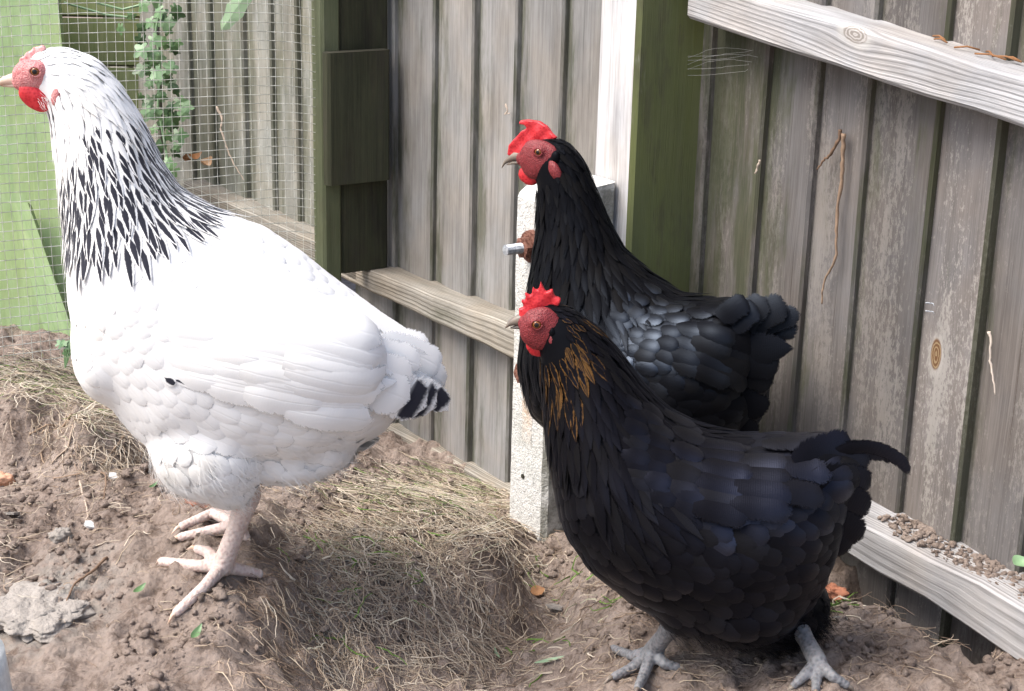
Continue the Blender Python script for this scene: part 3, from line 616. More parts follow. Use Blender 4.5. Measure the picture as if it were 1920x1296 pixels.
M['fw'] = m_feather_white(); M['fwd'] = m_feather_white(False); M['fbd'] = m_feather_black('black_down', al=False); M['fb'] = m_feather_black('black_plumage'); M['fg'] = m_feather_black('black_gold_plumage', True, C(.0048, .0045, .0055), C(.42, .48, .75))
M['comb_red'] = m_skin('comb_skin', C(.40, .010, .018), C(.58, .032, .040), .42, 420, .35, .0006)
M['comb_pink'] = m_skin('pink_comb_skin', C(.55, .16, .17), C(.72, .42, .40), .5, 420, .4, .0006)
M['face_red'] = m_skin('face_skin', C(.11, .010, .014), C(.22, .028, .032), .5, 800, .7, .0008)
M['face_pink'] = m_skin('pink_face_skin', C(.46, .11, .12), C(.62, .27, .26), .6, 800, .7, .0009)
M['leg_pink'] = m_skin('pale_leg_skin', C(.52, .39, .35), C(.64, .53, .48), .55, 260, .8, .0012)
M['leg_slate'] = m_skin('slate_leg_skin', C(.12, .125, .135), C(.22, .22, .23), .5, 260, .8, .0012)
M['beak_horn'] = m_skin('horn_beak', C(.07, .06, .06), C(.24, .20, .16), .35, 60, .1)
M['beak_pale'] = m_skin('pale_beak', C(.55, .36, .24), C(.66, .52, .42), .35, 60, .1)
def m_eye():
    n = NT('hen_eye'); p = n.sep(n.obj()); d = n.math('SQRT', n.math('ADD', n.math('POWER', p[0], 2.0), n.math('POWER', p[2], 2.0)))
    c = n.mix(n.step(d, .0019, .0022), C(.003, .003, .003), n.mix(n.step(d, .0034, .0044), C(.20, .065, .012), C(.06, .018, .008)))
    return n.fin(c, .06, Specular_IOR_Level=.6)
M['eye'] = m_eye()

class Hen:
    def __init__(h, name, anchor, Z, yaw, label, group):
        h.O = W(*anchor, Z); h.a = math.radians(yaw); h.Z = Z; h.S = Z/F
        h.X = Vector((math.cos(h.a), math.sin(h.a), 0)); h.Y = Vector((-math.sin(h.a), math.cos(h.a), 0))
        h.root = empty(name, h.O, h.a); tag(h.root, label, 'hen', group)
    def loc(h, px, py, y=0.0):
        r = ray(px, py); o = h.O+h.Y*y; t = (o-CP).dot(h.Y)/r.dot(h.Y); p = CP+r*t-h.O
        return Vector((p.dot(h.X), y, p.z))
    def toworld(h, p): return h.O+h.X*p.x+h.Y*p.y+Vector((0, 0, p.z))
    def tolocal(h, p): p = p-h.O; return Vector((p.dot(h.X), p.dot(h.Y), p.z))
    def ground(h, p, lift=0):               # drop a local point on the soil
        w_ = h.toworld(p); return Vector((p.x, p.y, H1(w_.x, w_.y)-h.O.z+lift))
def remesh(mb, voxel, smooth, name, mat, parent, it=1):
    o = mb.build(name, mat, None); m = o.modifiers.new('r', 'REMESH'); m.mode = 'VOXEL'; m.voxel_size = voxel; m.use_smooth_shade = True
    s_ = o.modifiers.new('s', 'SMOOTH'); s_.iterations = smooth; s_.factor = .5
    bpy.context.view_layer.update(); dg = bpy.context.evaluated_depsgraph_get(); me = bpy.data.meshes.new_from_object(o.evaluated_get(dg)); old = o.data; o.modifiers.clear(); o.data = me; me.name = name
    if not me.materials: me.materials.append(mat)
    bpy.data.meshes.remove(old); o.parent = parent
    me.polygons.foreach_set('use_smooth', [True]*len(me.polygons))
    if 'wa' in me.color_attributes: me.color_attributes.remove(me.color_attributes['wa'])
    ca = me.color_attributes.new('wa', 'FLOAT_COLOR', 'POINT'); ca.data.foreach_set('color', np.tile([.5, 0, .35, 1], len(me.vertices)))
    return o
def make_body(h, st, ell, mat, voxel=.0045):
    mb = MB(); rings = []; h.cl = []
    for (t, b, w_) in st:
        T, B = h.loc(*t), h.loc(*b); c = (T+B)/2; d = (T-B)/2; h.cl.append(c); K = 28
        rings.append([c+d*math.cos(2*math.pi*k/K)+Vector((0, w_*math.sin(2*math.pi*k/K), 0)) for k in range(K)])
    # densify
    R2 = []
    for i in range(len(rings)-1):
        for q in range(3): R2.append([a.lerp(b, q/3) for a, b in zip(rings[i], rings[i+1])])
    R2.append(rings[-1]); prism(mb, R2)
    for (px, py, rx, ry, y, rw) in ell:
        c = h.loc(px, py, y); s = (CP-h.toworld(c)).length/3060
        ellipsoid(mb, c, (rx*s, rw, ry*s), nu=28, nv=18)
    o = remesh(mb, voxel, 14, 'body', mat, h.root)
    bm = bmesh.new(); bm.from_mesh(o.data); h.bvh = BVHTree.FromBMesh(bm); bm.free()
    n = len(o.data.vertices); a = np.empty(n*3); o.data.vertices.foreach_get('co', a); h.bv = a.reshape(-1, 3); a = np.empty(n*3); o.data.vertices.foreach_get('normal', a); h.bn = a.reshape(-1, 3)
    h.cla = np.array([tuple(c) for c in h.cl]); return o
def param(h, P):
    """position along the head-to-tail line (station number) and its tangent"""
    P = np.atleast_2d(P); best = np.full(len(P), 1e9); T = np.zeros(len(P)); D = np.zeros((len(P), 3))
    for i in range(len(h.cla)-1):
        a, b = h.cla[i], h.cla[i+1]; ab = b-a; L = (ab**2).sum(); q = P.copy(); t = np.clip(((q-a) @ ab)/L, 0, 1); d = np.linalg.norm((a+t[:, None]*ab-P)*np.array([1, .35, 1]), axis=1)
        m = d < best; best[m] = d[m]; T[m] = i+t[m]; D[m] = ab/math.sqrt(L)
    return T, D
class Feathers:
    def __init__(s, h): s.h = h; s.V = []; s.F = []; s.UV = []; s.C = []; s.n = 0
    def quill(s, p, d, nrm, L, Wd, shape='round', lift=.06, base=.0006, camber=.12, rnd=.5, g=0, b=0, conform=True, curl=0, nu=5, nv=11, droop=0, bend=0):
        d = (d-nrm*d.dot(nrm)); d = d.normalized() if d.length > 1e-6 else nrm.orthogonal().normalized()
        h = s.h; q0 = Vector(p); row = []; dirr = d; N = nrm.copy(); c = q0.copy()
        for j in range(nv):
            t = j/(nv-1)
            if shape == 'round': w_ = min(1, (t/.35+.15)**.6)*(math.sqrt(max(0, 1-max(0, (t-.55)/.45)**2)) if t > .55 else 1)
            elif shape == 'hackle': w_ = min(1, (t/.3+.2)**.6)*(1-max(0, (t-.35)/.65)**1.7)
            elif shape == 'wide': w_ = min(1, (t/.3+.3)**.5)*(math.sqrt(max(0, 1-max(0, (t-.8)/.2)**2)) if t > .8 else 1)
            else: w_ = (t/.2+.3)**.5 if t < .14 else 1-max(0, (t-.3)/.7)**2.2
            w_ = max(w_, .06)*Wd/2; sd = N.cross(dirr).normalized()
            for i in range(nu):
                u = -1+2*i/(nu-1); P = c+sd*(u*w_)
                if conform:
                    r = h.bvh.find_nearest(P)
                    P = r[0]+r[1]*(base+lift*t*L+camber*(1-u*u)*w_)
                else: P = P+N*(camber*(1-u*u)*w_)
                s.V.append(tuple(P)); s.UV.append(((u+1)/2, t)); s.C.append((rnd, g, b, 1))
            if conform:
                r = h.bvh.find_nearest(c+dirr*L/(nv-1)); c2 = r[0]; N = r[1]
                dd = c2-c; dirr = (dd if dd.length > 1e-7 else dirr); dirr = (dirr.normalized()+Vector((0, 0, -droop/nv))).normalized(); dirr = (dirr-N*dirr.dot(N)).normalized(); c = c2
            else:
                c = c+dirr*L/(nv-1); dirr = (Matrix.Rotation(bend/nv, 3, N) @ dirr); 
                if curl: ax = N.cross(dirr).normalized(); Rm = Matrix.Rotation(curl/nv, 3, ax); dirr = Rm @ dirr; N = Rm @ N
        for j in range(nv-1):
            for i in range(nu-1):
                k = s.n+j*nu+i; s.F.append((k, k+1, k+nu+1, k+nu))
        s.n += nu*nv
    def build(s, name, mat, parent):
        me = bpy.data.meshes.new(name); me.from_pydata(s.V, [], s.F); li = np.empty(len(me.loops), int); me.loops.foreach_get('vertex_index', li)
        ul = me.uv_layers.new(name='UVMap'); ul.data.foreach_set('uv', np.array(s.UV)[li].ravel()); ca = me.color_attributes.new('wa', 'FLOAT_COLOR', 'POINT'); ca.data.foreach_set('color', np.array(s.C, float).ravel())
        me.polygons.foreach_set('use_smooth', [True]*len(me.polygons)); me.materials.append(mat); o = bpy.data.objects.new(name, me); col.objects.link(o); o.parent = parent; return o
def cover(h, rule, skip, seed=1):
    """lay feathers like shingles; rule(t, p, n) -> (key, spacing, kwargs)"""
    T, D = param(h, h.bv); order = np.random.default_rng(seed).permutation(len(h.bv)); acc = {}; out = {}; rr = random.Random(seed)
    for i in order:
        p = h.bv[i]; r = rule(T[i], p, h.bn[i], rr)
        if r is None or skip(p): continue
        key, sp, kw = r; cell = .012; ci = tuple((p/cell).astype(int)); R = int(sp/cell)+1; ok = True
        for a in range(-R, R+1):
            for b in range(-R, R+1):
                for c in range(-R, R+1):
                    for q in acc.get((ci[0]+a, ci[1]+b, ci[2]+c), ()):
                        if (q[0]-p[0])**2+(q[1]-p[1])**2+(q[2]-p[2])**2 < sp*sp: ok = False; break
                    if not ok: break
                if not ok: break
            if not ok: break
        if not ok: continue
        acc.setdefault(ci, []).append(p); out.setdefault(key, []).append((i, kw))
    res = {}
    for key, lst in out.items():
        f = Feathers(h)
        for i, kw in lst:
            kw = dict(kw); d = Vector(D[i]); dr = kw.pop('down', 0); d = (d+Vector((0, 0, -dr))).normalized()
            n_ = Vector(h.bn[i]); j = kw.pop('jit', .12); d = d+Vector((rr.uniform(-j, j), rr.uniform(-j, j), rr.uniform(-j, j)))
            f.quill(h.bv[i], d, n_, **kw)
        res[key] = f
    return res
def fluff(h, name, mat, n, test, L, seed=3, rnd=.5, g=0, b=.2, wd=.00035, out=.45):
    rr = np.random.default_rng(seed); T, D = param(h, h.bv); idx = [i for i in rr.permutation(len(h.bv)) if test(T[i], h.bv[i])]
    if not idx: return None
    V = []; Fc = []; UVs = []; Cc = []; k = 0
    for q in range(n):
        i = idx[int(rr.integers(len(idx)))]; nr = Vector(h.bn[i]); d = Vector(D[i])+Vector((0, 0, -.9)); d = (d-nr*d.dot(nr)).normalized(); p = Vector(h.bv[i])+Vector(rr.normal(0, .003, 3))
        sd = nr.cross(d).normalized(); l = L*rr.uniform(.5, 1.3); dd = (d+nr*out*rr.uniform(.1, 1)+sd*rr.normal(0, .35)).normalized(); bd = sd*rr.normal(0, .25)
        for j in range(4):
            t = j/3; w_ = wd*(1-.8*t); c = p+dd*(l*t)+bd*(l*t*t)+d*(l*t*t*.3); V += [tuple(c-sd*w_), tuple(c+sd*w_)]; UVs += [(.0, t), (1, t)]; Cc += [(rnd, g, b, 1)]*2
        for j in range(3): Fc.append((k+2*j, k+2*j+1, k+2*j+3, k+2*j+2))
        k += 8
    f = Feathers(h); f.V, f.F, f.UV, f.C = V, Fc, UVs, Cc; return f.build(name, mat, h.root)
def extr(h, pts, y0, th, name, mat, voxel=.0013, sm=3, wavy=.001):
    """a fleshy plate from an outline, with real thickness"""
    P = [h.loc(*p, y0) for p in pts]; bm = bmesh.new(); a = [bm.verts.new(p-Vector((0, th/2, 0))) for p in P]; b = [bm.verts.new(p+Vector((0, th/2, 0))) for p in P]
    bm.faces.new(a); bm.faces.new(b[::-1]); n = len(P)
    for i in range(n): bm.faces.new([a[i], b[i], b[(i+1) % n], a[(i+1) % n]])
    bmesh.ops.recalc_face_normals(bm, faces=bm.faces); bmesh.ops.triangulate(bm, faces=bm.faces); mb = MB(); bm.verts.index_update()
    mb.add([v.co.copy() for v in bm.verts], [[v.index for v in f.verts] for f in bm.faces]); bm.free()
    o = remesh(mb, voxel, sm, name, mat, h.root)
    for v in o.data.vertices: v.co.y += wavy*math.sin(v.co.x*330)*math.cos(v.co.z*270)
    return o
def bumps(o, amp, sc):
    for v in o.data.vertices:
        c = v.co; v.co += v.normal*amp*(math.sin(c.x*sc)*math.sin(c.y*sc*1.1+1)+math.sin(c.z*sc*1.2)*math.sin(c.x*sc*.9+2)+.5*math.sin(c.x*sc*2.3)*math.sin(c.z*sc*2.1))/2.5
def head_parts(h, face, wat, lobe, eye, beak_u, beak_l, comb, mats, hw=.018, er=.0046, ear=None):
    comb_m, face_m, beak_m = mats[:3]; wat_m = mats[3] if len(mats) > 3 else comb_m
    extr(h, comb, 0, .0065, 'comb', comb_m)
    for s in (-1, 1):
        mb = MB(); c = h.loc(face[0], face[1], s*hw*.72); S_ = h.S
        ellipsoid(mb, c, (face[2]*S_, .0085, face[3]*S_), nu=24, nv=16, bump=.03)
        ce = h.loc(eye[0], eye[1], s*hw*.95); ellipsoid(mb, ce, (.0085, .0058, .0075), nu=16, nv=10)
        cb = h.loc(beak_u[0][0]+4, (beak_u[0][1]+beak_l[0][1])/2, s*.004); ellipsoid(mb, cb, (.010, .007, .009))
        o = remesh(mb, .0014, 3, 'face', face_m, h.root); bumps(o, .0003, 1500)
        e = MB(); ellipsoid(e, (0, 0, 0), (er, er, er), nu=28, nv=20); o = e.build('eye', M['eye'], h.root, True); o.location = ce+Vector((0, s*.0025, 0))
        ring = MB(); R = er*.92; pts = [o.location+Vector((R*math.cos(a)*1.12, s*.0028, R*math.sin(a)*.95)) for a in np.linspace(0, 2*math.pi, 25)]; tube(ring, pts, .0009, 6); q = ring.build('eyelid', face_m, h.root, True)
        if s == 1: q.data.update()
        for k, (w_, nm) in enumerate(((wat, 'wattle'), (lobe, 'earlobe'))):
            if not w_: continue
            mb = MB(); c = h.loc(w_[0], w_[1], s*w_[4]); rot = Matrix.Rotation(w_[5] if len(w_) > 5 else 0, 3, 'Y')
            ellipsoid(mb, c, (w_[2]*S_, .0042, w_[3]*S_), rot, nu=20, nv=14, bump=.05); o = mb.build(nm, wat_m if k == 0 else face_m, h.root, True)
        if ear:
            mb = MB(); ellipsoid(mb, h.loc(ear[0], ear[1], s*hw*.95), (ear[2]*S_, .005, ear[3]*S_), nu=16, nv=10, bump=.08, col_=(.5, 0, .3, 1)); mb.build('ear_tuft', ear[4], h.root, True)
    mb = MB()
    def bk(pts, r0, r1, flat):
        P = [h.loc(*p) for p in pts]; n = 10; rings = []
        for i in range(n+1):
            t = i/n; k = t*(len(P)-1); a = min(int(k), len(P)-2); c = P[a].lerp(P[a+1], k-a); r = r1+(r0-r1)*(1-t)**.75
            rings.append([c+Vector((0, math.cos(q)*r*.85, math.sin(q)*r*flat)) for q in [2*math.pi*j/12 for j in range(12)]])
        m = MB(); prism(m, rings); return m
    bk(beak_u, .0066, .0009, .95).build('upper_beak', beak_m, h.root, True); bk(beak_l, .0048, .0008, .6).build('lower_beak', beak_m, h.root, True)
def leg(h, chains, claws, mat, clawmat, rings=True):
    """chains: list of ([points], [radii]); merged to one skin; claws are tips"""
    mb = MB(); R = {}
    for pts, rad in chains:
        P = [Vector(p) for p in pts]; Q = []; rr = []
        for i in range(len(P)-1):
            for k in range(6): t = k/6; Q.append(P[i].lerp(P[i+1], t)); rr.append(rad[i]*(1-t)+rad[i+1]*t)
        Q.append(P[-1]); rr.append(rad[-1]); tube(mb, Q, rr, 14)
        for p, r in zip(P, rad): ellipsoid(mb, p, (r, r, r), nu=14, nv=10)
    o = remesh(mb, .0016, 3, 'leg', mat, h.root)
    # scutes: rings across shank and toes
    segs = []
    for pts, rad in chains:
        L = 0
        for i in range(len(pts)-1):
            a, b = np.array(pts[i]), np.array(pts[i+1]); segs.append((a, b, L)); L += np.linalg.norm(b-a)
    n = len(o.data.vertices); a = np.empty(n*3); o.data.vertices.foreach_get('co', a); a = a.reshape(-1, 3); nn = np.empty(n*3); o.data.vertices.foreach_get('normal', nn); nn = nn.reshape(-1, 3)
    best = np.full(n, 9.); lp = np.zeros(n)
    for p, q, L in segs:
        ab = q-p; t = np.clip(((a-p) @ ab)/(ab @ ab), 0, 1); d = np.linalg.norm(p+t[:, None]*ab-a, axis=1); m = d < best; best[m] = d[m]; lp[m] = L+t[m]*np.linalg.norm(ab)
    s_ = np.abs(np.sin(lp*math.pi/.0042))**.6; a = a+nn*(.00065*(s_-.5))[:, None]; o.data.vertices.foreach_set('co', a.ravel()); o.data.update()
    for pts in claws:
        m = MB(); tube(m, pts, [.0026*(1-i/(len(pts)-1))+.0005 for i in range(len(pts))], 8); c = m.build('claw', clawmat, o, True)
    return o
def toe(h, a, pxs, y0, y1, r0=.0058, r1=.0036, lift=.003):
    """toe from local point a through pixels laid on the soil"""
    pts = [a]; n = len(pxs)
    for k, (x, y) in enumerate(pxs):
        g = hit(x, y); l = h.tolocal(g); l.z += (r0+(r1-r0)*(k+1)/n)*.75+lift*(1-(k+1)/n); pts.append(l)
    rad = [r0+(r1-r0)*k/n for k in range(n+1)]; d = (pts[-1]-pts[-2]).normalized()
    cl = [pts[-1]+d*r1*.3, pts[-1]+d*.006+Vector((0, 0, .0005)), pts[-1]+d*.012+Vector((0, 0, -.004))]
    return (pts, rad), cl

# ---- the white hen ----
A = Hen('hen', (430, 1085), 1.50, 4, 'white hen with black-streaked neck feathers standing on the mound at left', 'hens in the pen')
h = A
bodyA = make_body(h, [((40,128),(42,160),.010), ((58,104),(58,182),.018), ((95,88),(88,202),.022), ((135,90),(100,225),.025), ((180,112),(103,262),.030), ((225,165),(112,320),.036), ((262,228),(122,385),.046),
  ((293,300),(132,460),.058), ((330,362),(135,545),.072), ((405,405),(148,630),.084), ((490,432),(195,725),.090), ((560,478),(262,810),.094), ((630,535),(385,850),.092), ((700,585),(530,865),.080), ((765,636),(640,838),.054), ((796,668),(715,805),.026)],
  [(395,838,110,104,-.040,.046), (385,840,100,100,.042,.046), (540,838,115,60,0,.058), (455,670,250,120,-.060,.034), (455,670,250,120,.060,.034), (665,715,85,60,-.035,.033), (665,715,85,60,.035,.033), (215,640,70,110,0,.072), (430,905,48,50,-.04,.028), (610,820,60,60,0,.05)], M['fwd'])
def skipA(p):
    d = Vector(p)-Vector(A.loc(62, 143)); return (d.x/(40*A.S))**2+(d.z/(31*A.S))**2 < 1
zl = lambda px, py: h.loc(px, py).z
def ruleA(t, p, n, rr):
    r = rr.random()
    if t < 3: return ('head_feathers', .0042, dict(L=.010, Wd=.0045, shape='hackle', lift=.04, rnd=r, nv=5, nu=3, b=.1))
    top = n[2]*.6+n[0]*.8
    xf = (p[0]-h.loc(150, 400).x)/(150*h.S)      # 0 at the throat, 1 at the nape
    if t < 7.45:
        k = (t-3)/4.45; zt = h.loc(0, 195).z; dark = 1.0 if (p[2] < zt-.004 and (rr.random() < .05+k*1.6)) else 0
        if p[0] < h.loc(135, 500).x and abs(p[1]) < .03: dark *= .4
        if p[0] < h.loc(250, 300).x-0.0 and t < 5.2 and n[0] < -.2: dark = 0
        if p[2] < h.loc(0, 430).z and n[0] < -.5: return ('breast_feathers', .011, dict(L=.026, Wd=.020, lift=.05, rnd=r, droop=.5, b=.1))
        L = .018+.023*k; return ('hackle_feathers', .0036+.0026*k, dict(L=L*rr.uniform(.8, 1.25), Wd=.0048+.0066*k, shape='hackle', lift=.07+.05*rr.random(), base=.0010, rnd=r, g=dark, b=rr.uniform(.02, .35)+max(0, .9-1.6*k)*.4, jit=.16, droop=.1, camber=.22))
    side = abs(n[1])
    if t > 8.2 and p[2] < h.loc(0, 770).z and p[0] < h.loc(660, 800).x: return ('body_feathers', .013, dict(L=.024, Wd=.018, lift=.025, rnd=r, down=.4, jit=.12, b=.1))
    if t > 13: return ('body_feathers', .012, dict(L=.044, Wd=.022, lift=.05, rnd=r, b=.1))
    return ('body_feathers', .0125, dict(L=.036, Wd=.025, lift=.045, rnd=r, b=.1, jit=.1))
for k, f in cover(h, ruleA, skipA, 5).items(): f.build(k, M['fw'], h.root)
def wing(h, rows, mat, extra=None):
    for s in (-1, 1):
        f = Feathers(h); rr = random.Random(4)
        for (p0, p1, n, L, Wd, lift, base, g, b, sh) in rows:
            for k in range(n):
                t = k/max(1, n-1); x, y, x2, y2 = p0[0]+(p1[0]-p0[0])*t, p0[1]+(p1[1]-p0[1])*t, 0, 0
                q = h.loc(x+rr.uniform(-9, 9), y+rr.uniform(-5, 5), s*.13); r = h.bvh.ray_cast(q, Vector((0, -s, 0)))
                if r[0] is None: continue
                d = h.loc(x+100, y+base[1]) - h.loc(x, y); d.y = 0
                f.quill(r[0], d, r[1], L*rr.uniform(.92, 1.08), Wd, sh, lift*rr.uniform(.5, 1.5), base[0]*rr.uniform(.8, 1.2), .2, rr.random(), g, b*(.45+.8*rr.random()**1.5) if b > .2 else b, nv=10)
        f.build('wing', mat, h.root)
wing(h, [((300,600),(300,720),7,.050,.026,.04,(.002,20),0,.1,'round'), ((370,560),(370,745),9,.060,.028,.035,(.004,20),0,.1,'round'), ((440,560),(450,760),9,.072,.030,.035,(.006,22),0,.1,'wide'), ((520,600),(520,790),9,.085,.028,.03,(.008,25),0,.1,'wide'), ((590,640),(580,755),6,.072,.026,.03,(.007,22),0,.1,'quill'), ((640,640),(630,740),5,.075,.026,.03,(.007,25),0,.1,'wide'), ((600,560),(680,640),5,.060,.024,.05,(.003,40),0,.1,'round')], M['fw'])
# black primary edge showing under the wing
f = Feathers(h); q = h.loc(296, 733, -.13); r = h.bvh.ray_cast(q, Vector((0, 1, 0)))
if r[0] is not None:
    f.quill(r[0], Vector((1, 0, -.25)), r[1], .055, .008, 'quill', .02, .003, .1, .5, 1, 0, nv=12); f.quill(r[0], Vector((1, 0, -.6)), r[1], .012, .010, 'round', .02, .004, .1, .5, 1, 0)
f.build('flight_feather', M['fw'], h.root)
def tail(h, lst, mat, name='tail_feather'):
    out = []
    for (p0, p1, wd, y0, y1, g, b, shape, bend, yn) in lst:
        bend = -abs(bend)
        a = h.loc(*p0, y0); c = h.loc(*p1, y1); d = c-a; f = Feathers(h); nrm = Vector((0, -1, 0))+Vector((0, 0, yn)); nrm = (nrm-d.normalized()*nrm.dot(d.normalized())).normalized()
        L = d.length*(1+bend*bend/24); dd = Matrix.Rotation(-bend/2, 3, nrm) @ d
        f.quill(a, dd, nrm, L, wd*h.S, shape, 0, 0, .14, random.random(), g, b, conform=False, nv=14, nu=7, bend=bend); out.append(f)
    for f in out: f.build(name, mat, h.root)
tail(h, [((700,650),(808,668),70,-.046,-.016,0,.5,'wide',.6,.7), ((700,652),(826,700),66,-.046,-.018,0,.5,'wide',.6,.5), ((700,655),(830,732),56,-.044,-.016,0,.5,'wide',.6,.3), ((690,680),(838,775),50,-.052,-.028,1,.72,'wide',-.5,.2),
  ((640,690),(818,764),86,-.062,-.036,1,.80,'wide',-.1,.1), ((620,690),(800,764),90,-.070,-.044,1,.74,'wide',-.1,.1), ((600,690),(768,752),88,-.078,-.054,0,.8,'wide',-.1,.1), ((600,672),(776,712),70,-.078,-.052,0,.8,'wide',.1,.1), ((620,655),(790,690),64,-.072,-.042,0,.8,'wide',.3,.3),
  ((690,670),(822,740),56,.046,.022,1,.6,'wide',.4,.3), ((680,680),(800,765),56,.05,.026,1,.6,'wide',-.3,.3)], M['fw'])
fluff(h, 'fluff', M['fwd'], 7000, lambda t, p: t > 8.5 and p[2] < h.loc(0, 790+50*math.sin(p[0]*170)+30*math.sin(p[1]*200)).z and p[0] < h.loc(700, 800).x, .015, wd=.00028, out=.22)
fluff(h, 'chin_fluff', M['fwd'], 900, lambda t, p: t < 3.0 and t > .8 and (p[2] < A.loc(0, 168).z) and not skipA(p), .005, wd=.0003, out=.15)
head_parts(h, (64, 143, 36, 29), (66, 183, 30, 19, .018, .65), (107, 180, 9, 17, .023, .3), (68, 133), [(40, 147), (20, 149), (2, 153), (-6, 160)], [(40, 158), (20, 160), (2, 161)],
  [(22,146),(28,130),(36,118),(38,108),(46,106),(50,97),(58,96),(63,88),(72,88),(80,84),(88,90),(76,104),(60,116),(48,132),(38,148)], (M['comb_pink'], M['face_pink'], M['beak_pale'], M['comb_red']), .019, ear=(101, 152, 16, 15, M['fwd']))
# legs of the white hen
def legset(h, hock, ankle, ty, toes, mat, cm, r=(.0105, .0078), yh=None):
    a = h.tolocal(hit(*ankle)); a.z += .010; hk = h.loc(*hock, a.y if yh is None else yh); ch = [([hk, hk.lerp(a, .5), a], [r[0], r[1], r[1]*1.15])]; cl = []
    for t in toes:
        c, k = toe(h, a, t, 0, 0, r[1]*.78, r[1]*.5); ch.append(c); cl.append(k)
    return leg(h, ch, cl, mat, cm)
legset(h, (468, 925), (418, 1088), 0, [[(370, 1072), (305, 1060)], [(385, 1112), (332, 1155)], [(350, 1082), (322, 1082)][:0] or [(392, 1070), (372, 1050)], [(452, 1082), (486, 1084)]], M['leg_pink'], M['beak_pale'], (.0115, .0088))
legset(h, (462, 905), (448, 1005), 0, [[(400, 985), (342, 1000)], [(395, 1005), (340, 1028)], [(425, 978), (400, 975)], [(456, 1010), (462, 1024)]], M['leg_pink'], M['beak_pale'], (.0105, .0085))

# ---- the black hen behind, with upright neck ----
def black_rules(h, hack_end, gold, sheen, belly_py, seedp):
    def rule(t, p, n, rr):
        r = rr.random(); b = sheen(t, p, n)*(.5+.8*rr.random()**1.5)
        if t < 3: return ('head_feathers', .0042, dict(L=.010, Wd=.0045, shape='hackle', lift=.05, rnd=r, nv=5, nu=3, b=b, g=gold(t, p, rr)))
        if t < hack_end:
            k = (t-3)/(hack_end-3)
            if p[2] < h.loc(0, belly_py[0]).z and n[0] < -.5: return ('breast_feathers', .010, dict(L=.024, Wd=.018, lift=.06, rnd=r, droop=.5, b=b))
            return ('hackle_feathers', .0052+.003*k, dict(L=(.018+.032*k)*rr.uniform(.85, 1.2), Wd=.0062+.006*k, shape='hackle', lift=.06+.05*rr.random(), base=.001, rnd=r, b=b*.7, g=gold(t, p, rr), droop=.1, camber=.22))
        if p[2] < h.loc(0, belly_py[1]).z: return ('body_feathers', .013, dict(L=.030, Wd=.024, lift=.07, rnd=r, b=b*.5, down=.8, jit=.25))
        return ('body_feathers', .0115, dict(L=.032*rr.uniform(.9, 1.15), Wd=.024, lift=.035+.04*rr.random(), rnd=r, b=b, jit=.2, camber=.14))
    return rule
B = Hen('hen', (1200, 1060), 1.76, -26, 'black hen with bright red comb standing upright beside the concrete spur', 'hens in the pen'); h = B
make_body(h, [((985,278),(985,302),.010), ((1002,266),(1000,330),.018), ((1030,254),(1016,343),.021), ((1068,268),(1012,358),.024), ((1095,310),(1012,402),.027), ((1112,355),(1012,445),.031), ((1130,408),(1005,510),.040), ((1160,472),(995,598),.056),
  ((1212,520),(990,680),.074), ((1270,562),(1012,770),.086), ((1335,566),(1100,835),.09), ((1390,590),(1225,862),.082), ((1425,635),(1360,840),.058)],
  [(1365,632,66,70,0,.058), (1250,860,90,60,0,.07), (1375,740,58,85,0,.055)], M['fbd'])

hb = h
def skipB(p): d = Vector(p)-Vector(hb.loc(1010, 302)); return (d.x/(46*hb.S))**2+(d.z/(48*hb.S))**2 < 1
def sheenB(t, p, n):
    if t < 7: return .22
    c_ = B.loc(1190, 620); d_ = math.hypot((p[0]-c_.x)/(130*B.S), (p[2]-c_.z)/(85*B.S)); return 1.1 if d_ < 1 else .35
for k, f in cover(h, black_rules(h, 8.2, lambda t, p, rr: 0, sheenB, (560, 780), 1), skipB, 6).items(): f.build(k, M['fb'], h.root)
wing(h, [((1090,590),(1100,690),8,.022,.015,.07,(.002,25),0,1.6,'round'), ((1120,570),(1125,700),9,.022,.016,.07,(.0025,25),0,1.6,'round'), ((1150,560),(1150,705),10,.024,.017,.06,(.003,25),0,1.5,'round'), ((1180,555),(1180,705),10,.026,.018,.06,(.0035,30),0,1.4,'round'), ((1215,560),(1215,710),9,.032,.020,.05,(.004,30),0,1.1,'round'), ((1255,580),(1250,715),8,.045,.021,.04,(.005,40),0,.6,'wide'), ((1300,610),(1290,730),7,.05,.022,.035,(.005,45),0,.5,'wide'), ((1290,575),(1375,600),7,.034,.021,.08,(.003,10),0,.9,'round')], M['fb'])

tail(h, [((1385,640),(1440,560),52,-.03,-.010,0,.45,'wide',.6,.3), ((1385,630),(1480,574),56,-.024,-.006,0,.4,'wide',.6,.3), ((1390,640),(1505,594),42,-.016,.0,0,.45,'wide',.6,.3), ((1390,655),(1500,618),42,-.01,.0,0,.4,'wide',.5,.3), ((1380,665),(1490,657),64,-.04,-.018,0,.3,'quill',.4,.2), ((1370,680),(1462,692),60,-.045,-.024,0,.3,'wide',.4,.2), ((1370,620),(1422,574),50,-.045,-.024,0,.55,'wide',.5,.3), ((1350,600),(1405,566),44,-.05,-.03,0,.4,'wide',.4,.3),
  ((1370,700),(1450,722),50,-.045,-.024,0,.3,'wide',.4,.2), ((1360,740),(1438,776),50,-.045,-.024,0,.2,'wide',.4,.2), ((1350,780),(1415,822),50,-.045,-.024,0,.2,'wide',.3,.2)], M['fb'])

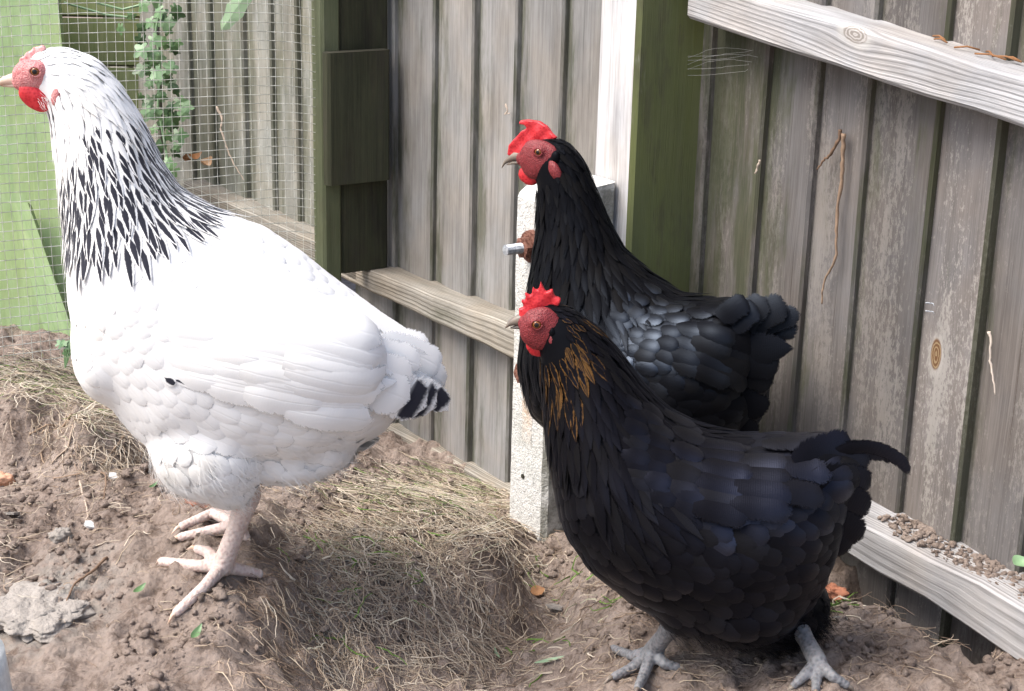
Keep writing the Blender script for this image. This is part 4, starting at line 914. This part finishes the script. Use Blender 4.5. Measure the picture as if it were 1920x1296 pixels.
fluff(h, 'fluff', M['fbd'], 2500, lambda t, p: p[2] < hb.loc(0, 780).z, .016)
head_parts(h, (1012, 300, 40, 37), (992, 328, 21, 18, .008, .2), (1041, 321, 11, 19, .0225, -.5), (1013, 284), [(980, 292), (963, 293), (948, 302), (941, 314)], [(980, 305), (962, 305), (950, 309)],
  [(953,290),(955,272),(968,258),(980,245),(990,240),(984,234),(973,233),(976,226),(992,224),(1012,228),(1026,236),(1036,250),(1046,258),(1030,266),(1005,268),(994,278),(985,294),(970,298)], (M['comb_red'], M['face_red'], M['beak_horn']), .019, ear=(1042, 296, 9, 12, M['fbd']))
legset(h, (1190, 930), (1195, 1050), 0, [[(1165, 1048), (1135, 1052)], [(1175, 1065), (1150, 1080)], [(1215, 1052), (1235, 1055)]], M['leg_slate'], M['beak_horn'], (.009, .0068))
legset(h, (1290, 930), (1290, 1040), 0, [[(1260, 1038), (1230, 1042)], [(1270, 1055), (1245, 1070)], [(1305, 1042), (1330, 1045)]], M['leg_slate'], M['beak_horn'], (.009, .0068))

# ---- the black hen in front, walking, gold at the cheek ----
D_ = Hen('hen', (1230, 1262), 1.475, -4, 'black hen with golden brown streaked cheek walking in front of the other black hen', 'hens in the pen'); h = D_; hd = h
make_body(h, [((990,590),(990,615),.010), ((1008,572),(1004,648),.018), ((1042,566),(1015,668),.022), ((1082,582),(1014,692),.026), ((1125,620),(1018,735),.032), ((1160,662),(1026,800),.044), ((1195,715),(1036,880),.060), ((1250,778),(1052,965),.078),
  ((1320,816),(1100,1045),.088), ((1400,830),(1190,1115),.090), ((1490,826),(1295,1165),.088), ((1558,836),(1430,1185),.070), ((1592,885),(1515,1130),.045)],
  [(1380,1120,125,85,-.03,.05), (1440,1130,110,80,.03,.05), (1120,930,70,110,0,.065), (1540,880,75,62,0,.045), (1290,1130,60,60,-.035,.03)], M['fbd'])
def skipD(p): d = Vector(p)-Vector(hd.loc(1015, 618)); return (d.x/(43*hd.S))**2+(d.z/(46*hd.S))**2 < 1
def goldD(t, p, rr):
    c = hd.loc(1058, 660); d = math.hypot((p[0]-c.x)/(44*hd.S), (p[2]-c.z)/(54*hd.S))
    if d < .85: return 1 if rr.random() < .3 else (.6 if rr.random() < .8 else 0)
    return .5 if (t < 6.3 and rr.random() < .45*max(0, 1.9-d)) else 0
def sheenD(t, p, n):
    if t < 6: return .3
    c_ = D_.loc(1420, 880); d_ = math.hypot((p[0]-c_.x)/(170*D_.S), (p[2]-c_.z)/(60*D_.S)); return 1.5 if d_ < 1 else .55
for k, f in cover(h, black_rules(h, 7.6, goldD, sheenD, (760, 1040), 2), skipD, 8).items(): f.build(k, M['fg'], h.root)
wing(h, [((1160,820),(1170,950),9,.026,.018,.06,(.002,35),0,.9,'round'), ((1200,835),(1210,970),10,.028,.020,.05,(.003,35),0,.9,'round'), ((1250,850),(1255,985),10,.034,.021,.05,(.004,30),0,1.0,'round'), ((1310,860),(1310,1000),9,.048,.022,.04,(.005,22),0,1.1,'wide'), ((1375,868),(1375,1000),8,.055,.023,.035,(.006,12),0,1.2,'wide'), ((1440,870),(1440,980),7,.055,.023,.03,(.006,5),0,1.2,'wide'), ((1400,845),(1540,850),9,.036,.020,.08,(.003,-5),0,1.4,'round'), ((1300,825),(1400,838),6,.034,.018,.08,(.002,5),0,1.0,'round')], M['fg'])

tail(h, [((1490,870),(1600,836),56,-.045,-.018,0,.8,'wide',.6,.3), ((1520,875),(1634,872),58,-.040,-.014,0,.8,'wide',.7,.3), ((1545,862),(1697,912),26,-.030,-.004,0,.9,'wide',1.75,.1), ((1540,868),(1684,886),32,-.024,.0,0,.8,'wide',1.5,.1), ((1530,866),(1664,872),36,-.032,-.006,0,.8,'wide',1.2,.1), ((1520,900),(1632,918),62,-.050,-.02,0,.6,'wide',.5,.2), ((1510,920),(1628,966),66,-.054,-.024,0,.4,'wide',.4,.2), ((1500,950),(1618,1012),66,-.056,-.026,0,.3,'wide',.2,.2), ((1490,970),(1594,1034),64,-.056,-.03,0,.3,'wide',.2,.2)], M['fg'])


fluff(h, 'fluff', M['fbd'], 5000, lambda t, p: p[2] < hd.loc(0, 1050).z, .020, b=.25)
head_parts(h, (1014, 616, 37, 40), (1011, 648, 23, 20, .008, .2), (1038, 640, 10, 15, .019, -.4), (1007, 606), [(988, 600), (970, 600), (956, 605), (947, 614)], [(988, 614), (970, 613), (957, 615)],
  [(973,596),(973,578),(984,576),(976,562),(987,564),(984,547),(997,556),(999,538),(1008,549),(1014,528),(1023,547),(1036,541),(1040,556),(1053,559),(1048,572),(1020,580),(1000,600),(985,604)], (M['comb_red'], M['face_red'], M['beak_horn']), .019, ear=(1036, 622, 7, 10, M['fbd']))
legset(h, (1262, 1170), (1222, 1258), 0, [[(1185, 1240), (1150, 1222)], [(1185, 1262), (1150, 1275)], [(1205, 1285), (1195, 1310)], [(1245, 1262), (1268, 1268)]], M['leg_slate'], M['beak_horn'], (.0100, .0078), yh=-.02)
# the other leg reaches towards the viewer
legset(h, (1492, 1165), (1530, 1272), 0, [[(1505, 1285), (1488, 1300)], [(1530, 1290), (1528, 1312)], [(1560, 1282), (1585, 1290)]], M['leg_slate'], M['beak_horn'], (.0095, .0075), yh=.0)
# ---------------- small things ----------------
from mathutils import noise as mnoise
def rock(name, px, py, r, rnd, label, cat, mat='stone', flat=.5, sink=.3, bump=.10, nu=22, nv=16, rot=0.0):
    mb = MB(); ellipsoid(mb, (0, 0, 0), (r[0], r[1], r[2]), Matrix.Rotation(rot, 3, 'Z'), nu*2, nv*2, (rnd, 0, 0, 1), bump)
    mb.v = [tuple(Vector(v)*(1+.35*mnoise.fractal(Vector(v)*(1.1/max(r))+Vector((px, py, 0)), .6, 2.1, 5))) for v in mb.v]; o = mb.build(name, M[mat], None, False)
    o.location = hit(px, py)+Vector((0, 0, r[2]*(1-2*sink))); o.data.polygons.foreach_set('use_smooth', [True]*len(o.data.polygons)); tag(o, label, cat); return o
rock('stone', 115, 1012, (.011, .009, .008), .35, 'small angular brown stone at the foot of the left soil mound', 'stone', bump=.16)
rock('stone', 75, 1140, (.046, .052, .011), .5, 'large flat grey stone slab half buried in the soil at lower left', 'stone', sink=.70, bump=.12, nu=40, nv=24)
0 and rock('stone', 290, 1190, (.026, .022, .016), .75, 'rounded brown clod-like stone below the front toes of the white hen', 'stone', sink=.6, bump=.10)
rock('brick_shard', 385, 948, (.022, .012, .010), .1, 'reddish brick fragment lying behind the legs of the white hen', 'brick', 'terracotta', bump=.12)
rock('brick_shard', 1556, 1132, (.013, .010, .010), .05, 'orange broken brick corner under the tail of the front black hen', 'brick', 'terracotta', bump=.2)
0 and rock('stone', 1140, 1092, (.030, .022, .018), .8, 'rounded brown lump of soil and stone below the breast of the front black hen', 'stone', sink=.5, bump=.10)
rock('clay_shard', 6, 908, (.014, .009, .008), .8, 'pale orange rounded clay fragment at the left edge of the picture', 'shard', 'terracotta', bump=.03)
for (px, py, s, rnd, lab, mat) in ((1040, 1152, .011, .5, 'flat pale grey slate chip in the hollow right of the grassy mound', 'stone'), (212, 912, .006, 1, 'tiny white eggshell-like chip on the soil left of the white hen', 'plastic'), (170, 1000, .006, .9, 'slim pale chip beside the small brown stone', 'plastic'), (20, 970, .010, .3, 'dark grey flat chip near the left edge', 'stone')):
    mb = MB(); K = 9; P = [Vector((math.cos(6.283*k/K)*s*U(.7, 1.2), math.sin(6.283*k/K)*s*U(.6, 1.1), 0)) for k in range(K)]
    prism(mb, [[p+Vector((0, 0, z)) for p in P] for z in (0, .0018, .0026)], (rnd, 0, 0, 1)); o = mb.build('chip', M[mat]); o.location = hit(px, py)+Vector((0, 0, .003)); o.rotation_euler = (U(-.3, .5), U(-.3, .3), U(0, 3)); tag(o, lab, 'chip')
# plastic tub at the lower left corner
mb = MB(); c = W(-84, 1330, 1.28); rings = []
for k in range(9):
    t = k/8; rings.append([c+Vector((math.cos(a)*(.055-.014*t), math.sin(a)*(.055-.014*t), -.10+.15*t)) for a in np.linspace(0, 2*math.pi, 33)[:-1]])
prism(mb, rings, (.5, 0, 0, 1)); o = mb.build('tub', M['plastic'], None, True); recenter(o); tag(o, 'plain off-white plastic tub cut off by the lower left corner', 'tub')
# roots, twigs, straws
def strand(name, pts, Z, r, rnd, label, cat, group=None, mat='bark', onfence=None, k=7, soil=False):
    P = []
    for i, q in enumerate(pts):
        if onfence is not None:
            s, z = pf(q[0], q[1], onfence); P.append(FP(s, onfence, z))
        elif soil: P.append(hit(*q)+Vector((0, 0, r*1.3+(q[2] if len(q) > 2 else 0))))
        else: P.append(W(q[0], q[1], Z))
    Q = []; n = len(P)
    for i in range(n-1):
        a, b, c, d = P[max(i-1, 0)], P[i], P[i+1], P[min(i+2, n-1)]
        for j in range(5):
            t = j/5; Q.append(.5*((2*b)+(c-a)*t+(2*a-5*b+4*c-d)*t*t+(-a+3*b-3*c+d)*t**3)+Vector((U(-1, 1), U(-1, 1), U(-1, 1)))*r*.35)
    Q.append(P[-1]); m = len(Q); mb = MB(); tube(mb, Q, [r*(1-.65*i/m)*U(.8, 1.2) for i in range(m)], k, (rnd, 0, 0, 1)); o = mb.build(name, M[mat], None, True); recenter(o); tag(o, label, cat, group); return o
strand('root', [(1583, 250), (1580, 290), (1578, 340), (1570, 400), (1568, 450), (1565, 490), (1548, 520), (1543, 545), (1541, 570)], 0, .0023, .3, 'long thin root hanging down the board below the top rail knot', 'root', onfence=.019)
strand('twig', [(1577, 243), (1570, 268), (1556, 290), (1543, 302), (1532, 318)], 0, .0022, .1, 'short dark twig stuck to the board beside the long hanging root', 'twig', onfence=.019)
strand('straw_stem', [(1853, 622), (1858, 640), (1856, 670), (1861, 705), (1866, 740)], 0, .0015, 1, 'bright pale straw stem caught on the board right of the rusty knot', 'straw', onfence=.020)
strand('straw_stem', [(1425, 300), (1421, 312), (1416, 326), (1420, 318)], 0, .0014, .8, 'short straw tuft caught in a board gap under the cobweb', 'straw', onfence=.02)
strand('straw_stem', [(948, 196), (952, 208), (946, 214), (956, 212)], 0, .0014, .8, 'tiny straw tuft in the gap left of the back hen comb', 'straw', onfence=.02)
strand('twig', [(405, 200), (416, 222), (414, 240), (421, 262), (430, 290), (445, 318), (458, 338)], 2.78, .0022, .75, 'pale bent twig leaning on the fence rail behind the mesh', 'twig')
for y in (569, 584):
    strand('staple', [(1736, y-1), (1744, y), (1750, y+1), (1751, y+5)], 0, .0008, .2, '%s of two small metal staples in the board above the rusty knot' % ('upper' if y == 569 else 'lower'), 'staple', 'two staples above the knot', 'zinc', .02)
strand('twig', [(200, 1052), (170, 1078), (140, 1110), (122, 1150)], 0, .0016, .15, 'dark curved twig lying over the flat grey stone slab', 'twig', soil=True)
G = 'roots hanging out of the left soil mound'
for pts, rn, lb in (([(135, 790), (112, 808), (82, 830), (78, 855), (86, 885)], .5, 'curved brown root loop hanging at the middle of the left mound'), ([(128, 795), (137, 820), (128, 850), (105, 870), (98, 884)], .65, 'pale brown root hanging right of the curved loop'),
    ([(55, 822), (75, 826), (92, 820), (108, 806)], .5, 'short root running sideways across the left mound'), ([(250, 815), (228, 850), (190, 880), (150, 900), (100, 908)], .4, 'long thin root trailing down from the mound beside the white hen'), ([(195, 840), (168, 858), (152, 876)], .7, 'pale short root below the straw of the left mound'),
    ([(150, 920), (160, 950), (166, 975), (160, 985)], .7, 'thin vertical root on the soil under the left mound'), ([(190, 895), (200, 920), (195, 945)], .2, 'dark root stub left of the white hen thigh')):
    strand('root', pts, 0, .0015, rn, lb, 'root', G, soil=True)
for pts, rn, lb in (([(1672, 1070), (1676, 1095), (1675, 1115), (1674, 1135)], .35, 'thin brown root dangling in front of the lower right rail'), ([(1800, 1195), (1840, 1225), (1850, 1245)], .6, 'pale root lying in the gap beneath the lower right rail'), ([(620, 1250), (650, 1215), (665, 1200)], .8, 'thick pale bundle of stems at the base of the grassy mound'), ([(820, 1120), (838, 1150), (845, 1180)], .8, 'pale forked root on the front of the grassy mound')):
    strand('root', pts, 0, .0014, rn, lb, 'root', soil=True)
def flat_leaf(name, px, py, L, wd, r, mat, label, curl=.5, yaw=0, fence_n=None, tilt=.3):
    mb = MB(); n = 9; vs = []
    for k in range(n):
        t = k/(n-1); w_ = wd*math.sin(math.pi*min(.98, t+.03))**.7
        for j in range(5): u = (j-2)/2; vs.append(Vector((L*(t-.5), u*w_, curl*L*(t-.5)**2*2+abs(u)*w_*.45)))
    mb.add(vs, [[k*5+j, k*5+j+1, k*5+j+6, k*5+j+5] for k in range(n-1) for j in range(4)], None, [(r, 0, 0, 1)]*((n-1)*4)); o = mb.build(name, M[mat], None, True)
    if fence_n: s, z = pf(px, py, fence_n); o.location = FP(s, fence_n, z+.003)
    else: o.location = hit(px, py)+Vector((0, 0, .004))
    o.rotation_euler = (tilt, -.2, yaw); tag(o, label, 'leaf'); return o
flat_leaf('dead_leaf', 1803, 1192, .022, .007, .45, 'deadleaf', 'curled orange dead leaf standing in the gap below the right rail', 1.2, .9, tilt=1.0)
flat_leaf('dead_leaf', 1008, 1120, .016, .008, .6, 'deadleaf', 'yellowish brown leaf in the hollow beside the grassy mound', .3, .3)
flat_leaf('green_leaf', 1912, 1062, .016, .008, .75, 'leaf', 'small green leaf lying in the soil on the lower rail at the right edge', .3, .5, .05)
flat_leaf('green_leaf', 368, 1205, .020, .0035, .5, 'leaf', 'bright green leaf blade on the soil below the foot of the white hen', .4, 1.3)
flat_leaf('green_leaf', 262, 1120, .016, .003, .45, 'leaf', 'narrow green blade left of the white hen toe', .4, 1.0)
flat_leaf('green_leaf', 288, 925, .014, .002, .4, 'leaf', 'thin green blade below the breast of the white hen', .4, 1.0)
flat_leaf('green_leaf', 930, 1245, .018, .0022, .9, 'leaf', 'pale blue green blade at the foot of the grassy mound', .3, 1.9)
flat_leaf('green_leaf', 1030, 1247, .030, .0022, .95, 'leaf', 'long pale green blade lying flat left of the slate-grey foot', .1, .15)
for (px, py, s, rnd, yw) in ((368, 300, .012, .5, .3), (385, 312, .014, .9, 1.0), (348, 306, .012, .3, 2.0)):
    o = flat_leaf('dead_leaf', px, py, s*2, s*.8, rnd, 'deadleaf', None, .9, yw, .03, .4); tag(o, {368: 'middle crumpled brown leaf on the fence rail behind the mesh', 385: 'rightmost and palest crumpled leaf on the fence rail behind the mesh', 348: 'leftmost dark brown crumpled leaf on the rail behind the mesh'}[px], 'leaf', 'dead leaves on the rail behind the mesh')
# pine needles on the top rail
for k, (x0, y0, x1, y1) in enumerate(((1745, 42, 1775, 48), (1760, 58, 1790, 50), (1812, 62, 1840, 70), (1845, 72, 1875, 82), (1870, 84, 1915, 92), (1850, 86, 1900, 88), (1880, 78, 1919, 84))):
    s0, z0 = pf(x0, y0, .02); s1, z1 = pf(x1, y1, .02); a = FP(s0, .015+.01*(k % 3), RT[2](s0)+.002); b = FP(s1, .02+.008*(k % 2), RT[2](s1)+.003)
    mb = MB(); tube(mb, [a, a.lerp(b, .5)+Vector((0, 0, .002)), b], .0009, 5, (.3, 0, 0, 1)); o = mb.build('pine_needle', M['deadleaf'], None, True); recenter(o); tag(o, ['leftmost reddish needle on the top rail, near the board gap', 'reddish needle just right of the leftmost one on the top rail', 'reddish needle in the middle of the row on the top rail', 'reddish needle right of the middle on the top rail', 'longest reddish needle reaching the right edge on the top rail', 'reddish needle under the longest one on the top rail', 'shortest reddish needle at the right edge of the top rail'][k], 'needle', 'dry needles on the top rail')
# cobweb under the top rail
mb = MB()
for k in range(7):
    y = 108+k*5+U(-6, 6); pts = []
    for j in range(7):
        t = j/6; s, z = pf(1296+t*U(95, 135), y+(-12 if k % 2 else 4)*math.sin(3*t)-12*t, .03-.012*t); pts.append(FP(s, .035-.015*t, z))
    tube(mb, pts, .00013, 4)
o = mb.build('cobweb', M['web']); recenter(o); tag(o, 'wispy grey cobweb strands stretched under the top rail beside the green post', 'cobweb')

mb = MB(); wd = empty('weed', W(122, 668, 2.12)); tag(wd, 'small bright green weed at the foot of the mesh beside the pale boards', 'weed')
for k in range(9): ivy_leaf(mb, W(112+U(0, 34), 652+U(-8, 14), 2.12), Vector((U(-.6, .6), -1, U(.2, 1))), Vector((U(-1, 1), 0, 1)), U(.006, .010), U(.3, .7))
o = mb.build('leaves', M['leaf'], wd); localize(o, wd)
mb = MB()
for k in range(4): tube(mb, [W(122, 690, 2.11), W(120+k*5, 655, 2.115)], .0008, 5, (.4, 0, 0, 1))
o = mb.build('stems', M['leaf'], wd); localize(o, wd)
